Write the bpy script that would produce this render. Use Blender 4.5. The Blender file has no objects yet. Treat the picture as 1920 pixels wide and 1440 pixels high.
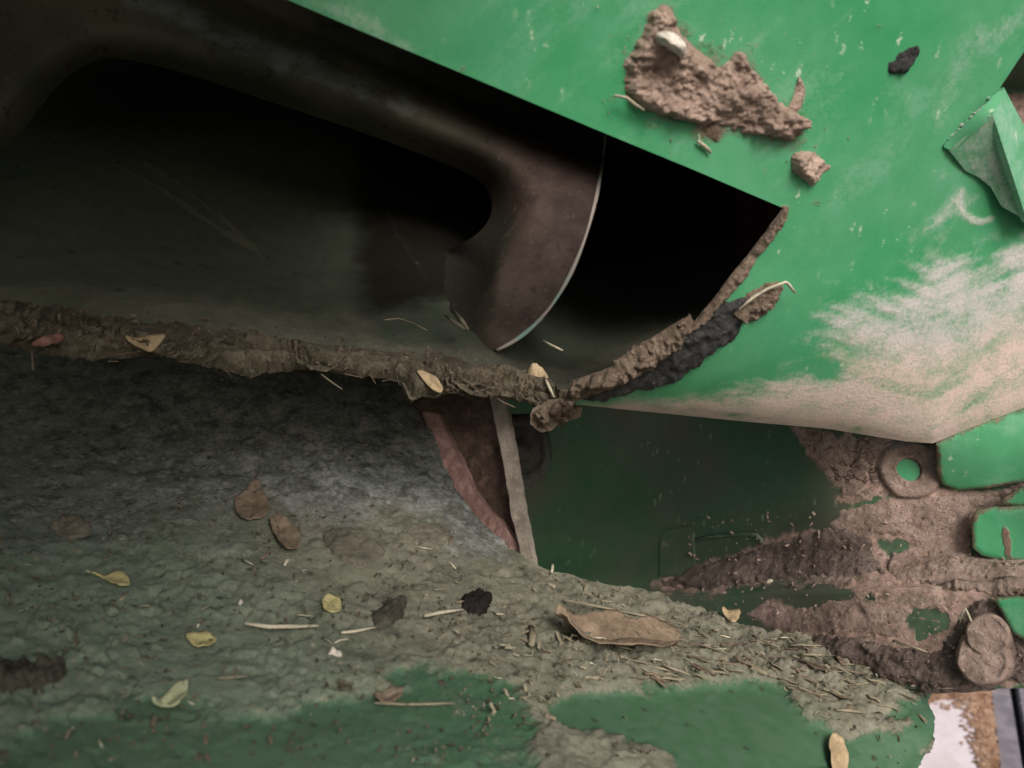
import bpy, math, random
import numpy as np
from mathutils import Matrix, Vector

random.seed(7)
rng = np.random.default_rng(7)
R = math.radians
scn = bpy.context.scene
COL = scn.collection

# ---------------------------------------------------------------- camera, sky, sun, exposure
CAM_H, PITCH = 0.80, 12.0
cam_d = bpy.data.cameras.new("camera")
cam = bpy.data.objects.new("camera", cam_d)
COL.objects.link(cam)
cam.location = (0, 0, CAM_H)
cam.rotation_euler = (R(90 - PITCH), 0, 0)
cam_d.sensor_width = 36.0
cam_d.lens = 31.18
cam_d.clip_start = 0.01
cam_d.clip_end = 400
cam_d.dof.use_dof = True
cam_d.dof.focus_distance = 0.58
cam_d.dof.aperture_fstop = 8.5
scn.camera = cam

SUN_DIR_CAM = Vector((0.28, 0.47, 0.84)).normalized()      # towards the sun, camera axes (right, up, back)
ROT = Matrix.Rotation(R(90 - PITCH), 3, 'X')
sun_dir = ROT @ SUN_DIR_CAM
world = bpy.data.worlds.new("World")
scn.world = world
world.use_nodes = True
wn = world.node_tree
wn.nodes.clear()
sky = wn.nodes.new('ShaderNodeTexSky')
sky.sky_type = 'NISHITA'
sky.sun_disc = False
sky.sun_elevation = math.asin(sun_dir.z)
sky.sun_rotation = math.atan2(sun_dir.x, sun_dir.y)
sky.dust_density = 6.0
sky.air_density = 1.0
bg = wn.nodes.new('ShaderNodeBackground')
bg.inputs['Strength'].default_value = 0.066
wo = wn.nodes.new('ShaderNodeOutputWorld')
wn.links.new(sky.outputs[0], bg.inputs[0])
wn.links.new(bg.outputs[0], wo.inputs[0])
sun_d = bpy.data.lights.new("sun", 'SUN')
sun_d.energy = 1.5
sun_d.angle = R(24)
sun_d.color = (1.0, 0.93, 0.88)
sun = bpy.data.objects.new("sun", sun_d)
COL.objects.link(sun)
sun.rotation_euler = sun_dir.to_track_quat('Z', 'Y').to_euler()
vs = scn.view_settings
vs.view_transform = 'Standard'
vs.look = 'None'
vs.exposure = 0.85
vs.gamma = 1.0

# ---------------------------------------------------------------- maths
F = 1663.0
RM = np.array(ROT)


def P(u, v, d):
    """picture ray (u, v) at depth d metres -> world points (n,3)"""
    u, v, d = np.broadcast_arrays(np.asarray(u, float), np.asarray(v, float), np.asarray(d, float))
    c = np.stack([(u - 960) / F * d, -(v - 720) / F * d, -d], -1)
    return c @ RM.T + np.array([0, 0, CAM_H])


def hash3(i, j, k, seed):
    h = (i.astype(np.int64) * 374761393 + j.astype(np.int64) * 668265263 + k.astype(np.int64) * 2147483647 + seed * 974634533) & 0xffffffff
    h = ((h ^ (h >> 13)) * 1274126177) & 0xffffffff
    h = ((h ^ (h >> 16)) * 2246822519) & 0xffffffff
    return ((h ^ (h >> 15)) & 0xffffff) / float(0xffffff)


def vnoise(p, seed=0):
    i = np.floor(p)
    f = p - i
    f = f * f * (3 - 2 * f)
    i = i.astype(np.int64)
    out = 0
    for a in (0, 1):
        for b in (0, 1):
            for c in (0, 1):
                w = (f[:, 0] if a else 1 - f[:, 0]) * (f[:, 1] if b else 1 - f[:, 1]) * (f[:, 2] if c else 1 - f[:, 2])
                out = out + w * hash3(i[:, 0] + a, i[:, 1] + b, i[:, 2] + c, seed)
    return out


def fbm(p, seed=0, octs=4, gain=0.5):
    """about -1..1"""
    s, a, t = 0, 1.0, 0
    for o in range(octs):
        s = s + a * (vnoise(p, seed + o * 17) * 2 - 1)
        t += a
        a *= gain
        p = p * 2.03 + 11.3
    return s / t


def ridged(p, seed=0, octs=3):
    s, a, t = 0, 1.0, 0
    for o in range(octs):
        s = s + a * (1 - np.abs(vnoise(p, seed + o * 31) * 2 - 1) * 2)
        t += a
        a *= 0.55
        p = p * 2.1 + 5.7
    return s / t


def worley(p2, seed=0):
    """2D cells: distance F1, F2-F1 and a random value per cell"""
    i = np.floor(p2).astype(np.int64)
    best = np.full(len(p2), 9.0)
    sec = np.full(len(p2), 9.0)
    idv = np.zeros(len(p2))
    z = np.zeros(len(p2), np.int64)
    for a in (-1, 0, 1):
        for b in (-1, 0, 1):
            ci, cj = i[:, 0] + a, i[:, 1] + b
            px = ci + hash3(ci, cj, z, seed)
            py = cj + hash3(ci, cj, z + 1, seed)
            d = np.hypot(p2[:, 0] - px, p2[:, 1] - py)
            r = hash3(ci, cj, z + 2, seed)
            m = d < best
            sec = np.where(m, best, np.minimum(sec, d))
            idv = np.where(m, r, idv)
            best = np.where(m, d, best)
    return best, sec - best, idv


def sstep(a, b, x):
    t = np.clip((x - a) / (b - a), 0, 1)
    return t * t * (3 - 2 * t)


def tps(ctrl):
    """smooth depth through control points (u, v, depth); interpolates 1/depth"""
    c = np.array(ctrl, float)
    x = c[:, :2] / 1000.0
    y = 1.0 / c[:, 2]
    n = len(x)

    def k(r2):
        return np.where(r2 > 1e-12, 0.5 * r2 * np.log(np.maximum(r2, 1e-12)), 0)
    A = np.zeros((n + 3, n + 3))
    A[:n, :n] = k(((x[:, None] - x[None]) ** 2).sum(-1)) + np.eye(n) * 1e-5
    A[:n, n] = 1
    A[:n, n + 1:] = x
    A[n, :n] = 1
    A[n + 1:, :n] = x.T
    w = np.linalg.solve(A, np.concatenate([y, np.zeros(3)]))

    def f(u, v):
        u, v = np.broadcast_arrays(np.asarray(u, float), np.asarray(v, float))
        q = np.stack([u, v], -1) / 1000.0
        r2 = ((q[..., None, :] - x) ** 2).sum(-1)
        s = (k(r2) * w[:n]).sum(-1) + w[n] + q[..., 0] * w[n + 1] + q[..., 1] * w[n + 2]
        return 1.0 / np.maximum(s, 0.35)
    return f


def dens(poly, step=4.0, smooth=False, jag=0.0, jscale=12.0, seed=0):
    p = np.array(poly, float)
    if smooth:
        n = len(p)
        out = []
        for i in range(n):
            a, b, c, d = p[i - 1], p[i], p[(i + 1) % n], p[(i + 2) % n]
            m = max(2, int(np.hypot(*(c - b)) / step))
            for t in np.arange(m) / m:
                out.append(0.5 * ((2 * b) + (c - a) * t + (2 * a - 5 * b + 4 * c - d) * t * t + (3 * b - a - 3 * c + d) * t ** 3))
        q = np.array(out)
    else:
        out = []
        for i in range(len(p)):
            b, c = p[i], p[(i + 1) % len(p)]
            m = max(1, int(np.hypot(*(c - b)) / step))
            for t in np.arange(m) / m:
                out.append(b + (c - b) * t)
        q = np.array(out)
    if jag:
        tang = np.roll(q, -1, 0) - np.roll(q, 1, 0)
        nn = np.stack([-tang[:, 1], tang[:, 0]], -1)
        nn /= np.maximum(np.linalg.norm(nn, axis=1, keepdims=True), 1e-6)
        z = np.concatenate([q / jscale, np.zeros((len(q), 1))], 1)
        q = q + nn * (fbm(z, seed + 5, 4, 0.6) * jag)[:, None]
    return q


def inpoly(u, v, poly):
    p = np.asarray(poly, float)
    x0, y0 = p[:, 0], p[:, 1]
    x1, y1 = np.roll(x0, -1), np.roll(y0, -1)
    u, v = np.asarray(u, float), np.asarray(v, float)
    ins = np.zeros(u.shape, bool)
    for a, b, c, d in zip(x0, y0, x1, y1):
        if b == d:
            continue
        m = (b > v) != (d > v)
        ins ^= m & (u < (c - a) * (v - b) / (d - b) + a)
    return ins


def nearest(u, v, poly):
    """closest point on the closed polyline; returns (u, v, dist)"""
    p = np.asarray(poly, float)
    q = np.roll(p, -1, 0)
    bu, bv, bd = np.copy(u), np.copy(v), np.full(u.shape, 1e9)
    for a, b in zip(p, q):
        e = b - a
        L = (e ** 2).sum()
        t = np.clip(((u - a[0]) * e[0] + (v - a[1]) * e[1]) / max(L, 1e-9), 0, 1)
        x, y = a[0] + t * e[0], a[1] + t * e[1]
        d = np.hypot(u - x, v - y)
        m = d < bd
        bu, bv, bd = np.where(m, x, bu), np.where(m, y, bv), np.where(m, d, bd)
    return bu, bv, bd


def sd(u, v, poly):
    """signed distance in picture units, positive inside"""
    d = nearest(np.asarray(u, float), np.asarray(v, float), poly)[2]
    return np.where(inpoly(u, v, poly), d, -d)


# ---------------------------------------------------------------- building blocks
def mesh_obj(name, verts, faces, mat, parent=None, attrs=None, smooth=True, centre=True):
    verts = np.asarray(verts, float)
    o_loc = verts.mean(0) if centre else np.zeros(3)
    me = bpy.data.meshes.new(name)
    me.from_pydata((verts - o_loc).tolist(), [], [list(map(int, f)) for f in faces])
    if smooth:
        me.polygons.foreach_set('use_smooth', [True] * len(me.polygons))
    for k, a in (attrs or {}).items():
        at = me.attributes.new(k, 'FLOAT', 'POINT')
        at.data.foreach_set('value', np.asarray(a, np.float32))
    me.update()
    if mat:
        me.materials.append(mat)
    o = bpy.data.objects.new(name, me)
    COL.objects.link(o)
    if parent is not None:
        o.parent = parent
        o.location = Vector(o_loc) - world_loc(parent)
    else:
        o.location = o_loc
    return o


def world_loc(o):
    l = Vector(o.location)
    while o.parent is not None:
        o = o.parent
        l = l + Vector(o.location)
    return l


def tag(o, label=None, cat=None, group=None, kind=None):
    if label:
        o['label'] = label
    if cat:
        o['category'] = cat
    if group:
        o['group'] = group
    if kind:
        o['kind'] = kind
    return o


def empty(name, loc):
    o = bpy.data.objects.new(name, None)
    COL.objects.link(o)
    o.empty_display_size = 0.02
    o.location = loc
    return o


def surf_normal(u, v, depth):
    e = 1.5
    a = P(u + e, v, depth(u + e, v)) - P(u - e, v, depth(u - e, v))
    b = P(u, v + e, depth(u, v + e)) - P(u, v - e, depth(u, v - e))
    n = np.cross(b, a)
    n /= np.maximum(np.linalg.norm(n, axis=-1, keepdims=True), 1e-12)
    p = P(u, v, depth(u, v))
    flip = ((np.array([0, 0, CAM_H]) - p) * n).sum(-1) < 0
    n[flip] *= -1
    return n


def sheet(name, outline, depth, mat, parent=None, step=6.0, holes=(), thick=0.003, disp=None, attrs=None, keep=None, back=True):
    """a sheet of real thickness over an outline; disp(u, v, p) raises it along its own normal"""
    outline = np.asarray(outline, float)
    u0, v0 = outline.min(0) - step
    u1, v1 = outline.max(0) + step
    nu, nv = int((u1 - u0) / step) + 2, int((v1 - v0) / step) + 2
    gu, gv = np.meshgrid(u0 + np.arange(nu) * step, v0 + np.arange(nv) * step)
    cu, cv = gu[:-1, :-1] + step / 2, gv[:-1, :-1] + step / 2
    ok = inpoly(cu, cv, outline)
    for h in holes:
        ok &= ~inpoly(cu, cv, h)
    if keep is not None:
        ok &= keep(cu, cv)
    idx = np.arange(nu * nv).reshape(nv, nu)
    q = np.stack([idx[:-1, :-1], idx[:-1, 1:], idx[1:, 1:], idx[1:, :-1]], -1)[ok]
    used = np.unique(q)
    if len(used) == 0:
        return None
    remap = np.full(nu * nv, -1)
    remap[used] = np.arange(len(used))
    q = remap[q]
    U, V = gu.ravel()[used].copy(), gv.ravel()[used].copy()
    ed = np.concatenate([q[:, [0, 1]], q[:, [1, 2]], q[:, [2, 3]], q[:, [3, 0]]])
    key = np.sort(ed, 1)
    uq, inv, cnt = np.unique(key, axis=0, return_inverse=True, return_counts=True)
    bed = ed[cnt[inv.ravel()] == 1]
    bv = np.unique(bed)
    if keep is None:
        loops = [outline] + [np.asarray(h, float) for h in holes]
        bu_, bv_, bd_ = U[bv], V[bv], np.full(len(bv), 1e9)
        su, sv = U[bv].copy(), V[bv].copy()
        for lp in loops:
            x, y, d = nearest(bu_, bv_, lp)
            m = d < bd_
            su, sv, bd_ = np.where(m, x, su), np.where(m, y, sv), np.where(m, d, bd_)
        m = bd_ < step * 1.6
        U[bv], V[bv] = np.where(m, su, U[bv]), np.where(m, sv, V[bv])
    D = depth(U, V)
    pts = P(U, V, D)
    if disp is not None:
        pts = pts + surf_normal(U, V, depth) * disp(U, V, pts)[:, None]
    n = len(pts)
    at = {k: f(U, V, pts) for k, f in (attrs or {}).items()}
    faces = [tuple(f[::-1]) for f in q]
    if back and thick:
        bp = P(U, V, D) - surf_normal(U, V, depth) * thick
        pts = np.concatenate([pts, bp])
        at = {k: np.concatenate([a, a]) for k, a in at.items()}
        # the back is left coarse only in count of materials; same grid, reversed
        faces += [tuple(f + n) for f in q]
        sb = np.unique(bed)
        loc = np.full(n, -1)
        loc[sb] = np.arange(len(sb))
        m_ = len(sb)
        pts = np.concatenate([pts, pts[sb], pts[sb + n]])
        at = {k: np.concatenate([a, a[sb], a[sb]]) for k, a in at.items()}
        faces += [(2 * n + loc[a], 2 * n + loc[b], 2 * n + m_ + loc[b], 2 * n + m_ + loc[a]) for a, b in bed]
    return mesh_obj(name, pts, faces, mat, parent, at)


T = None


def patch(name, poly, base, mat, parent=None, h=0.006, edge=30.0, rough=0.5, nscale=220.0, step=5.0, seed=0, smooth=True, jag=0, ani=(1, 1), extra=None, sink=0.0015, cell=0, back=False):
    """caked mud lying on a surface: rises from below it, so its rim breaks off raggedly"""
    poly = dens(poly, 6, smooth, jag, 25, seed)
    big = np.asarray(poly)

    def hh(u, v, p):
        s = sd(u, v, big)
        q = p * nscale
        w = np.stack([u * ani[0], v * ani[1], 0 * u + seed], -1)
        s = s + edge * (0.75 * fbm(w / 24, seed, 4, .6) + 0.45 * fbm(w / 8, seed + 2, 3, .6))
        e = np.clip(s / edge, -1, 1.6)
        body = np.where(e > 0, 1 - (1 - np.clip(e, 0, 1)) ** 2, e * 1.2)
        big_ = 0.72 + 0.75 * fbm(w / 45, seed + 40, 3, .5)
        hgt = h * body * np.clip(big_, .18, 2) + h * rough * np.clip(e + .2, 0, 1) * (0.9 * fbm(w / 13, seed + 9, 4, .55) + 0.45 * fbm(w / 5.5, seed + 19, 3, .55))
        if cell:
            f1, f21, r = worley(np.stack([u, v], -1) / cell, seed)
            hgt = hgt * (0.75 + 0.4 * r) - h * 0.55 * (1 - sstep(0.0, 0.14, f21)) * (e > 0.1)
        if extra is not None:
            hgt = hgt + extra(u, v, p)
        if base is T:
            hgt = hgt + relief_trough(u, v, p)
        return hgt - sink * 0.3
    c = big.mean(0)
    g = (big - c)
    out = c + g * (1 + edge * 0.6 / np.maximum(np.linalg.norm(g, axis=1, keepdims=True), 20))
    return sheet(name, out, base, mat, parent, step, thick=0.003, back=back, disp=hh, attrs={'rise': lambda u, v, p: fbm(p * 150, seed + 3, 3)})


def tube(pts, rad, n=6, flat=1.0, up=None):
    """verts, faces of a tapered tube through world points"""
    pts = np.asarray(pts, float)
    rad = np.broadcast_to(np.asarray(rad, float), (len(pts),))
    vs_, fs = [], []
    for i in range(len(pts)):
        t = pts[min(i + 1, len(pts) - 1)] - pts[max(i - 1, 0)]
        t /= max(np.linalg.norm(t), 1e-9)
        a = np.cross(t, up if up is not None else (0.2, 0.5, 0.84))
        a /= max(np.linalg.norm(a), 1e-9)
        b = np.cross(t, a)
        for k in range(n):
            w = 2 * math.pi * k / n
            vs_.append(pts[i] + rad[i] * (math.cos(w) * a + math.sin(w) * b * flat))
    for i in range(len(pts) - 1):
        for k in range(n):
            fs.append((i * n + k, i * n + (k + 1) % n, (i + 1) * n + (k + 1) % n, (i + 1) * n + k))
    fs.append(tuple(range(n))[::-1])
    fs.append(tuple(range((len(pts) - 1) * n, len(pts) * n)))
    return np.array(vs_), fs


def on(surf, u, v, lift=0.0):
    u, v = np.atleast_1d(np.asarray(u, float)), np.atleast_1d(np.asarray(v, float))
    return P(u, v, surf(u, v)) + surf_normal(u, v, surf) * lift


# ---------------------------------------------------------------- materials
def lin(r, g, b):
    f = lambda c: c / 12.92 if c <= 0.04045 else ((c + 0.055) / 1.055) ** 2.4
    return (f(r / 255), f(g / 255), f(b / 255), 1)


class NT:
    def __init__(s, name):
        s.m = bpy.data.materials.new(name)
        s.m.use_nodes = True
        s.t = s.m.node_tree
        s.t.nodes.clear()
        s.out = s.t.nodes.new('ShaderNodeOutputMaterial')
        s.b = s.t.nodes.new('ShaderNodeBsdfPrincipled')
        s.t.links.new(s.b.outputs[0], s.out.inputs[0])
        s.tc = s.t.nodes.new('ShaderNodeTexCoord')
        geo = s.t.nodes.new('ShaderNodeNewGeometry')
        s.pos = geo.outputs['Position']

    def put(s, inp, v):
        if isinstance(v, bpy.types.NodeSocket):
            s.t.links.new(v, inp)
        elif v is not None:
            inp.default_value = v

    def noise(s, scale, detail=6, rough=0.6, dist=0.0, vec=None):
        n = s.t.nodes.new('ShaderNodeTexNoise')
        n.inputs['Scale'].default_value = scale
        n.inputs['Detail'].default_value = detail
        n.inputs['Roughness'].default_value = rough
        n.inputs['Distortion'].default_value = dist
        s.put(n.inputs['Vector'], vec if vec is not None else s.pos)
        return n.outputs['Fac']

    def voro(s, scale, feature='F1', vec=None, rand=1.0, out='Distance'):
        n = s.t.nodes.new('ShaderNodeTexVoronoi')
        n.feature = feature
        n.inputs['Scale'].default_value = scale
        n.inputs['Randomness'].default_value = rand
        s.put(n.inputs['Vector'], vec if vec is not None else s.pos)
        return n.outputs[out]

    def mapping(s, scale, rot=(0, 0, 0)):
        n = s.t.nodes.new('ShaderNodeMapping')
        s.t.links.new(s.pos, n.inputs['Vector'])
        n.inputs['Scale'].default_value = scale
        n.inputs['Rotation'].default_value = rot
        return n.outputs[0]

    def ramp(s, fac, a, b, c0=(0, 0, 0, 1), c1=(1, 1, 1, 1)):
        n = s.t.nodes.new('ShaderNodeMapRange')
        n.interpolation_type = 'SMOOTHSTEP'
        s.put(n.inputs['Value'], fac)
        n.inputs['From Min'].default_value = a
        n.inputs['From Max'].default_value = b
        return n.outputs[0]

    def math(s, op, a, b=None):
        n = s.t.nodes.new('ShaderNodeMath')
        n.operation = op
        s.put(n.inputs[0], a)
        if b is not None:
            s.put(n.inputs[1], b)
        return n.outputs[0]

    def mix(s, fac, a, b, mode='MIX'):
        n = s.t.nodes.new('ShaderNodeMix')
        n.data_type = 'RGBA'
        n.blend_type = mode
        s.put(n.inputs[0], fac)
        s.put(n.inputs[6], a)
        s.put(n.inputs[7], b)
        return n.outputs[2]

    def attr(s, name):
        n = s.t.nodes.new('ShaderNodeAttribute')
        n.attribute_name = name
        return n.outputs['Fac']

    def bump(s, h, strength=0.5, dist=0.002):
        n = s.t.nodes.new('ShaderNodeBump')
        n.inputs['Strength'].default_value = strength
        n.inputs['Distance'].default_value = dist
        s.put(n.inputs['Height'], h)
        s.t.links.new(n.outputs[0], s.b.inputs['Normal'])

    def done(s, col, rough=0.8, spec=0.3, metal=0.0):
        s.put(s.b.inputs['Base Color'], col)
        s.put(s.b.inputs['Roughness'], rough)
        s.b.inputs['Specular IOR Level'].default_value = spec
        s.put(s.b.inputs['Metallic'], metal)
        return s.m


def C(r, g, b):
    return (r, g, b, 1)


GREEN = C(0.036, 0.275, 0.108)
DUST = C(0.42, 0.37, 0.33)
PALE = C(0.62, 0.56, 0.54)


def paint_mat(name, green=GREEN, film=0.115, speck=1.0, rough=0.42, mudcol=C(0.16, 0.115, 0.085), filmcol=C(0.22, 0.42, 0.29)):
    """green paint with dust film, pale smears (attr pale), mud staining (attr mud), flecks"""
    n = NT(name)
    streak = n.mapping((30, 30, 30))
    cloud = n.noise(9, 5, 0.6)
    fine = n.noise(420, 5, 0.7)
    mid = n.noise(60, 6, 0.65)
    base = n.mix(n.ramp(mid, 0.3, 0.75), green, C(green[0] * 1.25 + 0.01, green[1] * 1.12, green[2] * 1.3))
    f = n.math('MULTIPLY', n.ramp(n.math('ADD', cloud, n.math('MULTIPLY', fine, 0.25)), 0.45, 0.85), film * 2.2)
    f = n.math('MINIMUM', n.math('ADD', f, n.math('MULTIPLY', n.attr('scuff'), n.ramp(n.math('ADD', fine, mid), .7, 1.2))), .9)
    col = n.mix(f, base, filmcol)
    # pale dried splash
    pa = n.math('ADD', n.attr('pale'), n.math('MULTIPLY', n.math('SUBTRACT', n.math('ADD', n.math('MULTIPLY', mid, 0.6), n.math('MULTIPLY', fine, 0.5)), 0.52), 0.8))
    pm = n.ramp(pa, 0.22, 1.0)
    pcol = n.mix(n.ramp(n.math('ADD', n.attr('pinky'), n.math('MULTIPLY', n.noise(38, 5, 0.7), .5)), 0.35, 0.9), C(0.58, 0.555, 0.55), C(0.70, 0.555, 0.51))
    col = n.mix(n.math('MULTIPLY', pm, n.ramp(n.math('ADD', n.math('MULTIPLY', mid, .6), n.math('MULTIPLY', fine, .4)), .1, .62)), col, pcol)
    # mud
    ma = n.math('ADD', n.attr('mud'), n.math('MULTIPLY', n.math('SUBTRACT', n.math('ADD', n.math('MULTIPLY', mid, 0.55), n.math('MULTIPLY', fine, 0.45)), 0.5), 1.3))
    mm = n.ramp(ma, 0.35, 0.7)
    mcol = n.mix(n.ramp(n.noise(140, 6, 0.7), 0.3, 0.7), C(mudcol[0] * 0.6, mudcol[1] * 0.58, mudcol[2] * 0.55), C(mudcol[0] * 1.5, mudcol[1] * 1.5, mudcol[2] * 1.5))
    col = n.mix(mm, col, mcol)
    # flecks
    sp = n.voro(120, vec=n.mapping((1.0, 1.0, .38), (0, R(-38), 0)))
    gate = n.ramp(n.noise(16, 4, 0.6), 0.44, 0.6)
    spm = n.math('MULTIPLY', n.math('MULTIPLY', n.ramp(n.math('ADD', sp, n.math('MULTIPLY', fine, 1.1)), 0.72, 0.58), gate), speck)
    col = n.mix(n.math('MULTIPLY', spm, 0.8), col, C(0.50, 0.62, 0.48))
    n.bump(n.math('ADD', n.math('MULTIPLY', mm, n.noise(260, 6, 0.7)), n.math('ADD', n.math('MULTIPLY', pm, n.math('MULTIPLY', fine, 0.5)), n.math('MULTIPLY', n.noise(35, 2, 0.5), 0.25))), 0.5, 0.003)
    r = n.math('ADD', n.math('MULTIPLY', n.math('MAXIMUM', pm, mm), 0.4), n.math('ADD', rough, n.math('MULTIPLY', f, 0.5)))
    return n.done(col, r, 0.35)


def mud_mat(name, a, b, scale=120, bump=0.9, crack=0, rough=0.92, spec=0.15, fleck=None, bdist=0.004):
    n = NT(name)
    x = n.noise(scale, 8, 0.68, 0.3)
    y = n.noise(scale * 4.2, 6, 0.7)
    z = n.noise(scale * 0.25, 3, 0.6)
    col = n.mix(n.ramp(n.math('ADD', n.math('MULTIPLY', x, 0.65), n.math('MULTIPLY', y, 0.35)), 0.34, 0.66), a, b)
    col = n.mix(n.math('MULTIPLY', n.ramp(z, 0.42, 0.62), 0.55), col, C(a[0] * 0.6, a[1] * 0.6, a[2] * 0.58))
    col = n.mix(n.math('MULTIPLY', n.ramp(n.noise(scale * .5, 6, .7), 0.54, 0.68), 0.5), col, C(min(1, b[0] * 1.3), min(1, b[1] * 1.28), min(1, b[2] * 1.27)))
    col = n.mix(n.math('MULTIPLY', n.ramp(n.noise(scale * 1.7, 5, .65, .6), 0.6, 0.68), 0.7), col, C(a[0] * 0.4, a[1] * 0.4, a[2] * 0.4))
    if fleck:
        v = n.voro(scale * 2.4)
        col = n.mix(n.math('MULTIPLY', n.ramp(n.math('ADD', v, n.math('MULTIPLY', y, 0.3)), 0.34, 0.22), 0.8), col, fleck)
    hgt = n.math('ADD', x, n.math('MULTIPLY', y, 0.55))
    if crack:
        wv = n.t.nodes.new('ShaderNodeVectorMath')
        wv.operation = 'MULTIPLY_ADD'
        nn = n.t.nodes.new('ShaderNodeTexNoise')
        nn.inputs['Scale'].default_value = 60
        n.t.links.new(n.pos, nn.inputs['Vector'])
        n.t.links.new(nn.outputs['Color'], wv.inputs[0])
        wv.inputs[1].default_value = (.03, .03, .03)
        n.t.links.new(n.pos, wv.inputs[2])
        ck = n.ramp(n.math('ADD', n.voro(crack, 'DISTANCE_TO_EDGE', wv.outputs[0]), n.math('MULTIPLY', n.ramp(n.noise(22, 4, .6), .48, .56), .2)), 0.005, 0.035)
        col = n.mix(n.math('MULTIPLY', n.math('SUBTRACT', 1.0, ck), .6), col, C(a[0] * .3, a[1] * .22, a[2] * .22))
        hgt = n.math('ADD', hgt, n.math('MULTIPLY', ck, .8))
    n.bump(hgt, bump, bdist)
    return n.done(col, rough, spec)


M = {}
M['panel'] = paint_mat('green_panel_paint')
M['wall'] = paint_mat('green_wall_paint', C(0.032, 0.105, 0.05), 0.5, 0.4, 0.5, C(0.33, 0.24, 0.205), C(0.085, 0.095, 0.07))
M['mud_pink'] = mud_mat('dried_pinkish_mud', C(0.32, 0.235, 0.19), C(0.55, 0.43, 0.36), 130, 0.8, fleck=C(0.48, 0.38, 0.32))
M['mud_wall'] = mud_mat('wall_mud', C(0.27, 0.2, 0.168), C(0.50, 0.39, 0.34), 150, 0.9, fleck=C(0.33, 0.24, 0.2))
M['mud_cracked'] = mud_mat('cracked_wall_mud', C(0.24, 0.178, 0.15), C(0.45, 0.35, 0.305), 130, 0.8, crack=62, fleck=C(0.55, 0.45, 0.4))
M['mud_dusty'] = mud_mat('dark_dusty_mud', C(0.11, 0.085, 0.075), C(0.26, 0.21, 0.185), 140, 0.9, fleck=C(0.36, 0.3, 0.27))
M['mud_grey'] = mud_mat('grey_mud', C(0.085, 0.075, 0.052), C(0.21, 0.185, 0.135), 150, 0.9, fleck=C(0.32, 0.29, 0.22))
M['mud_flake'] = mud_mat('pale_grey_mud', C(0.125, 0.118, 0.09), C(0.25, 0.24, 0.19), 150, 0.7)
M['mud_dark'] = mud_mat('dark_brown_mud', C(0.055, 0.054, 0.042), C(0.13, 0.125, 0.098), 150, 0.9)
M['mud_crumb'] = mud_mat('crumbly_mud', C(0.16, 0.12, 0.09), C(0.38, 0.30, 0.23), 210, 1.0, fleck=C(0.42, 0.34, 0.27))
M['tar'] = mud_mat('black_grease', C(0.02, 0.021, 0.022), C(0.06, 0.062, 0.064), 160, 0.7, rough=0.55, spec=0.4, fleck=C(0.24, 0.24, 0.23))
M['straw'] = mud_mat('straw', C(0.42, 0.40, 0.30), C(0.66, 0.62, 0.49), 200, 0.3)
M['straw_dull'] = mud_mat('dull_straw', C(0.19, 0.172, 0.12), C(0.34, 0.31, 0.23), 200, 0.3)
M['leaf_yellow'] = mud_mat('yellow_leaf', C(0.38, 0.35, 0.17), C(0.60, 0.56, 0.28), 150, 0.5, rough=0.7)
M['leaf_pale'] = mud_mat('pale_leaf', C(0.30, 0.33, 0.20), C(0.46, 0.49, 0.32), 150, 0.3, rough=0.6)
M['leaf_brown'] = mud_mat('brown_leaf', C(0.16, 0.125, 0.09), C(0.29, 0.235, 0.175), 150, 0.6, rough=0.75)
M['leaf_pod'] = mud_mat('curled_leaf_brown', C(0.15, 0.115, 0.08), C(0.36, 0.28, 0.2), 60, 0.6, rough=0.6)
M['leaf_tan'] = mud_mat('tan_leaf', C(0.36, 0.27, 0.16), C(0.52, 0.42, 0.27), 90, 0.4, rough=0.7)
M['clod_dark'] = mud_mat('dark_clod', C(0.012, 0.011, 0.010), C(0.035, 0.032, 0.03), 220, 0.8)
M['red_scrap'] = mud_mat('red_scrap', C(0.17, 0.08, 0.06), C(0.27, 0.15, 0.12), 90, 0.3)
M['white_bit'] = mud_mat('white_fleck', C(0.5, 0.46, 0.40), C(0.70, 0.66, 0.60), 90, 0.3)
M['blade'] = mud_mat('blade_rust_dark', C(0.06, 0.042, 0.033), C(0.18, 0.13, 0.105), 130, 0.7)
M['rim_rust'] = mud_mat('pinkish_rust', C(0.24, 0.145, 0.13), C(0.48, 0.32, 0.29), 120, 0.8)
M['edge_grey'] = mud_mat('worn_grey_edge', C(0.24, 0.215, 0.18), C(0.40, 0.36, 0.31), 200, 0.4)
M['shaft'] = mud_mat('oily_shaft', C(0.012, 0.014, 0.011), C(0.05, 0.052, 0.04), 90, 0.8, rough=0.5, spec=0.5)
M['liner'] = mud_mat('dark_red_primer', C(0.016, 0.006, 0.005), C(0.028, 0.010, 0.009), 30, 0.2, rough=0.8)


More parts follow.
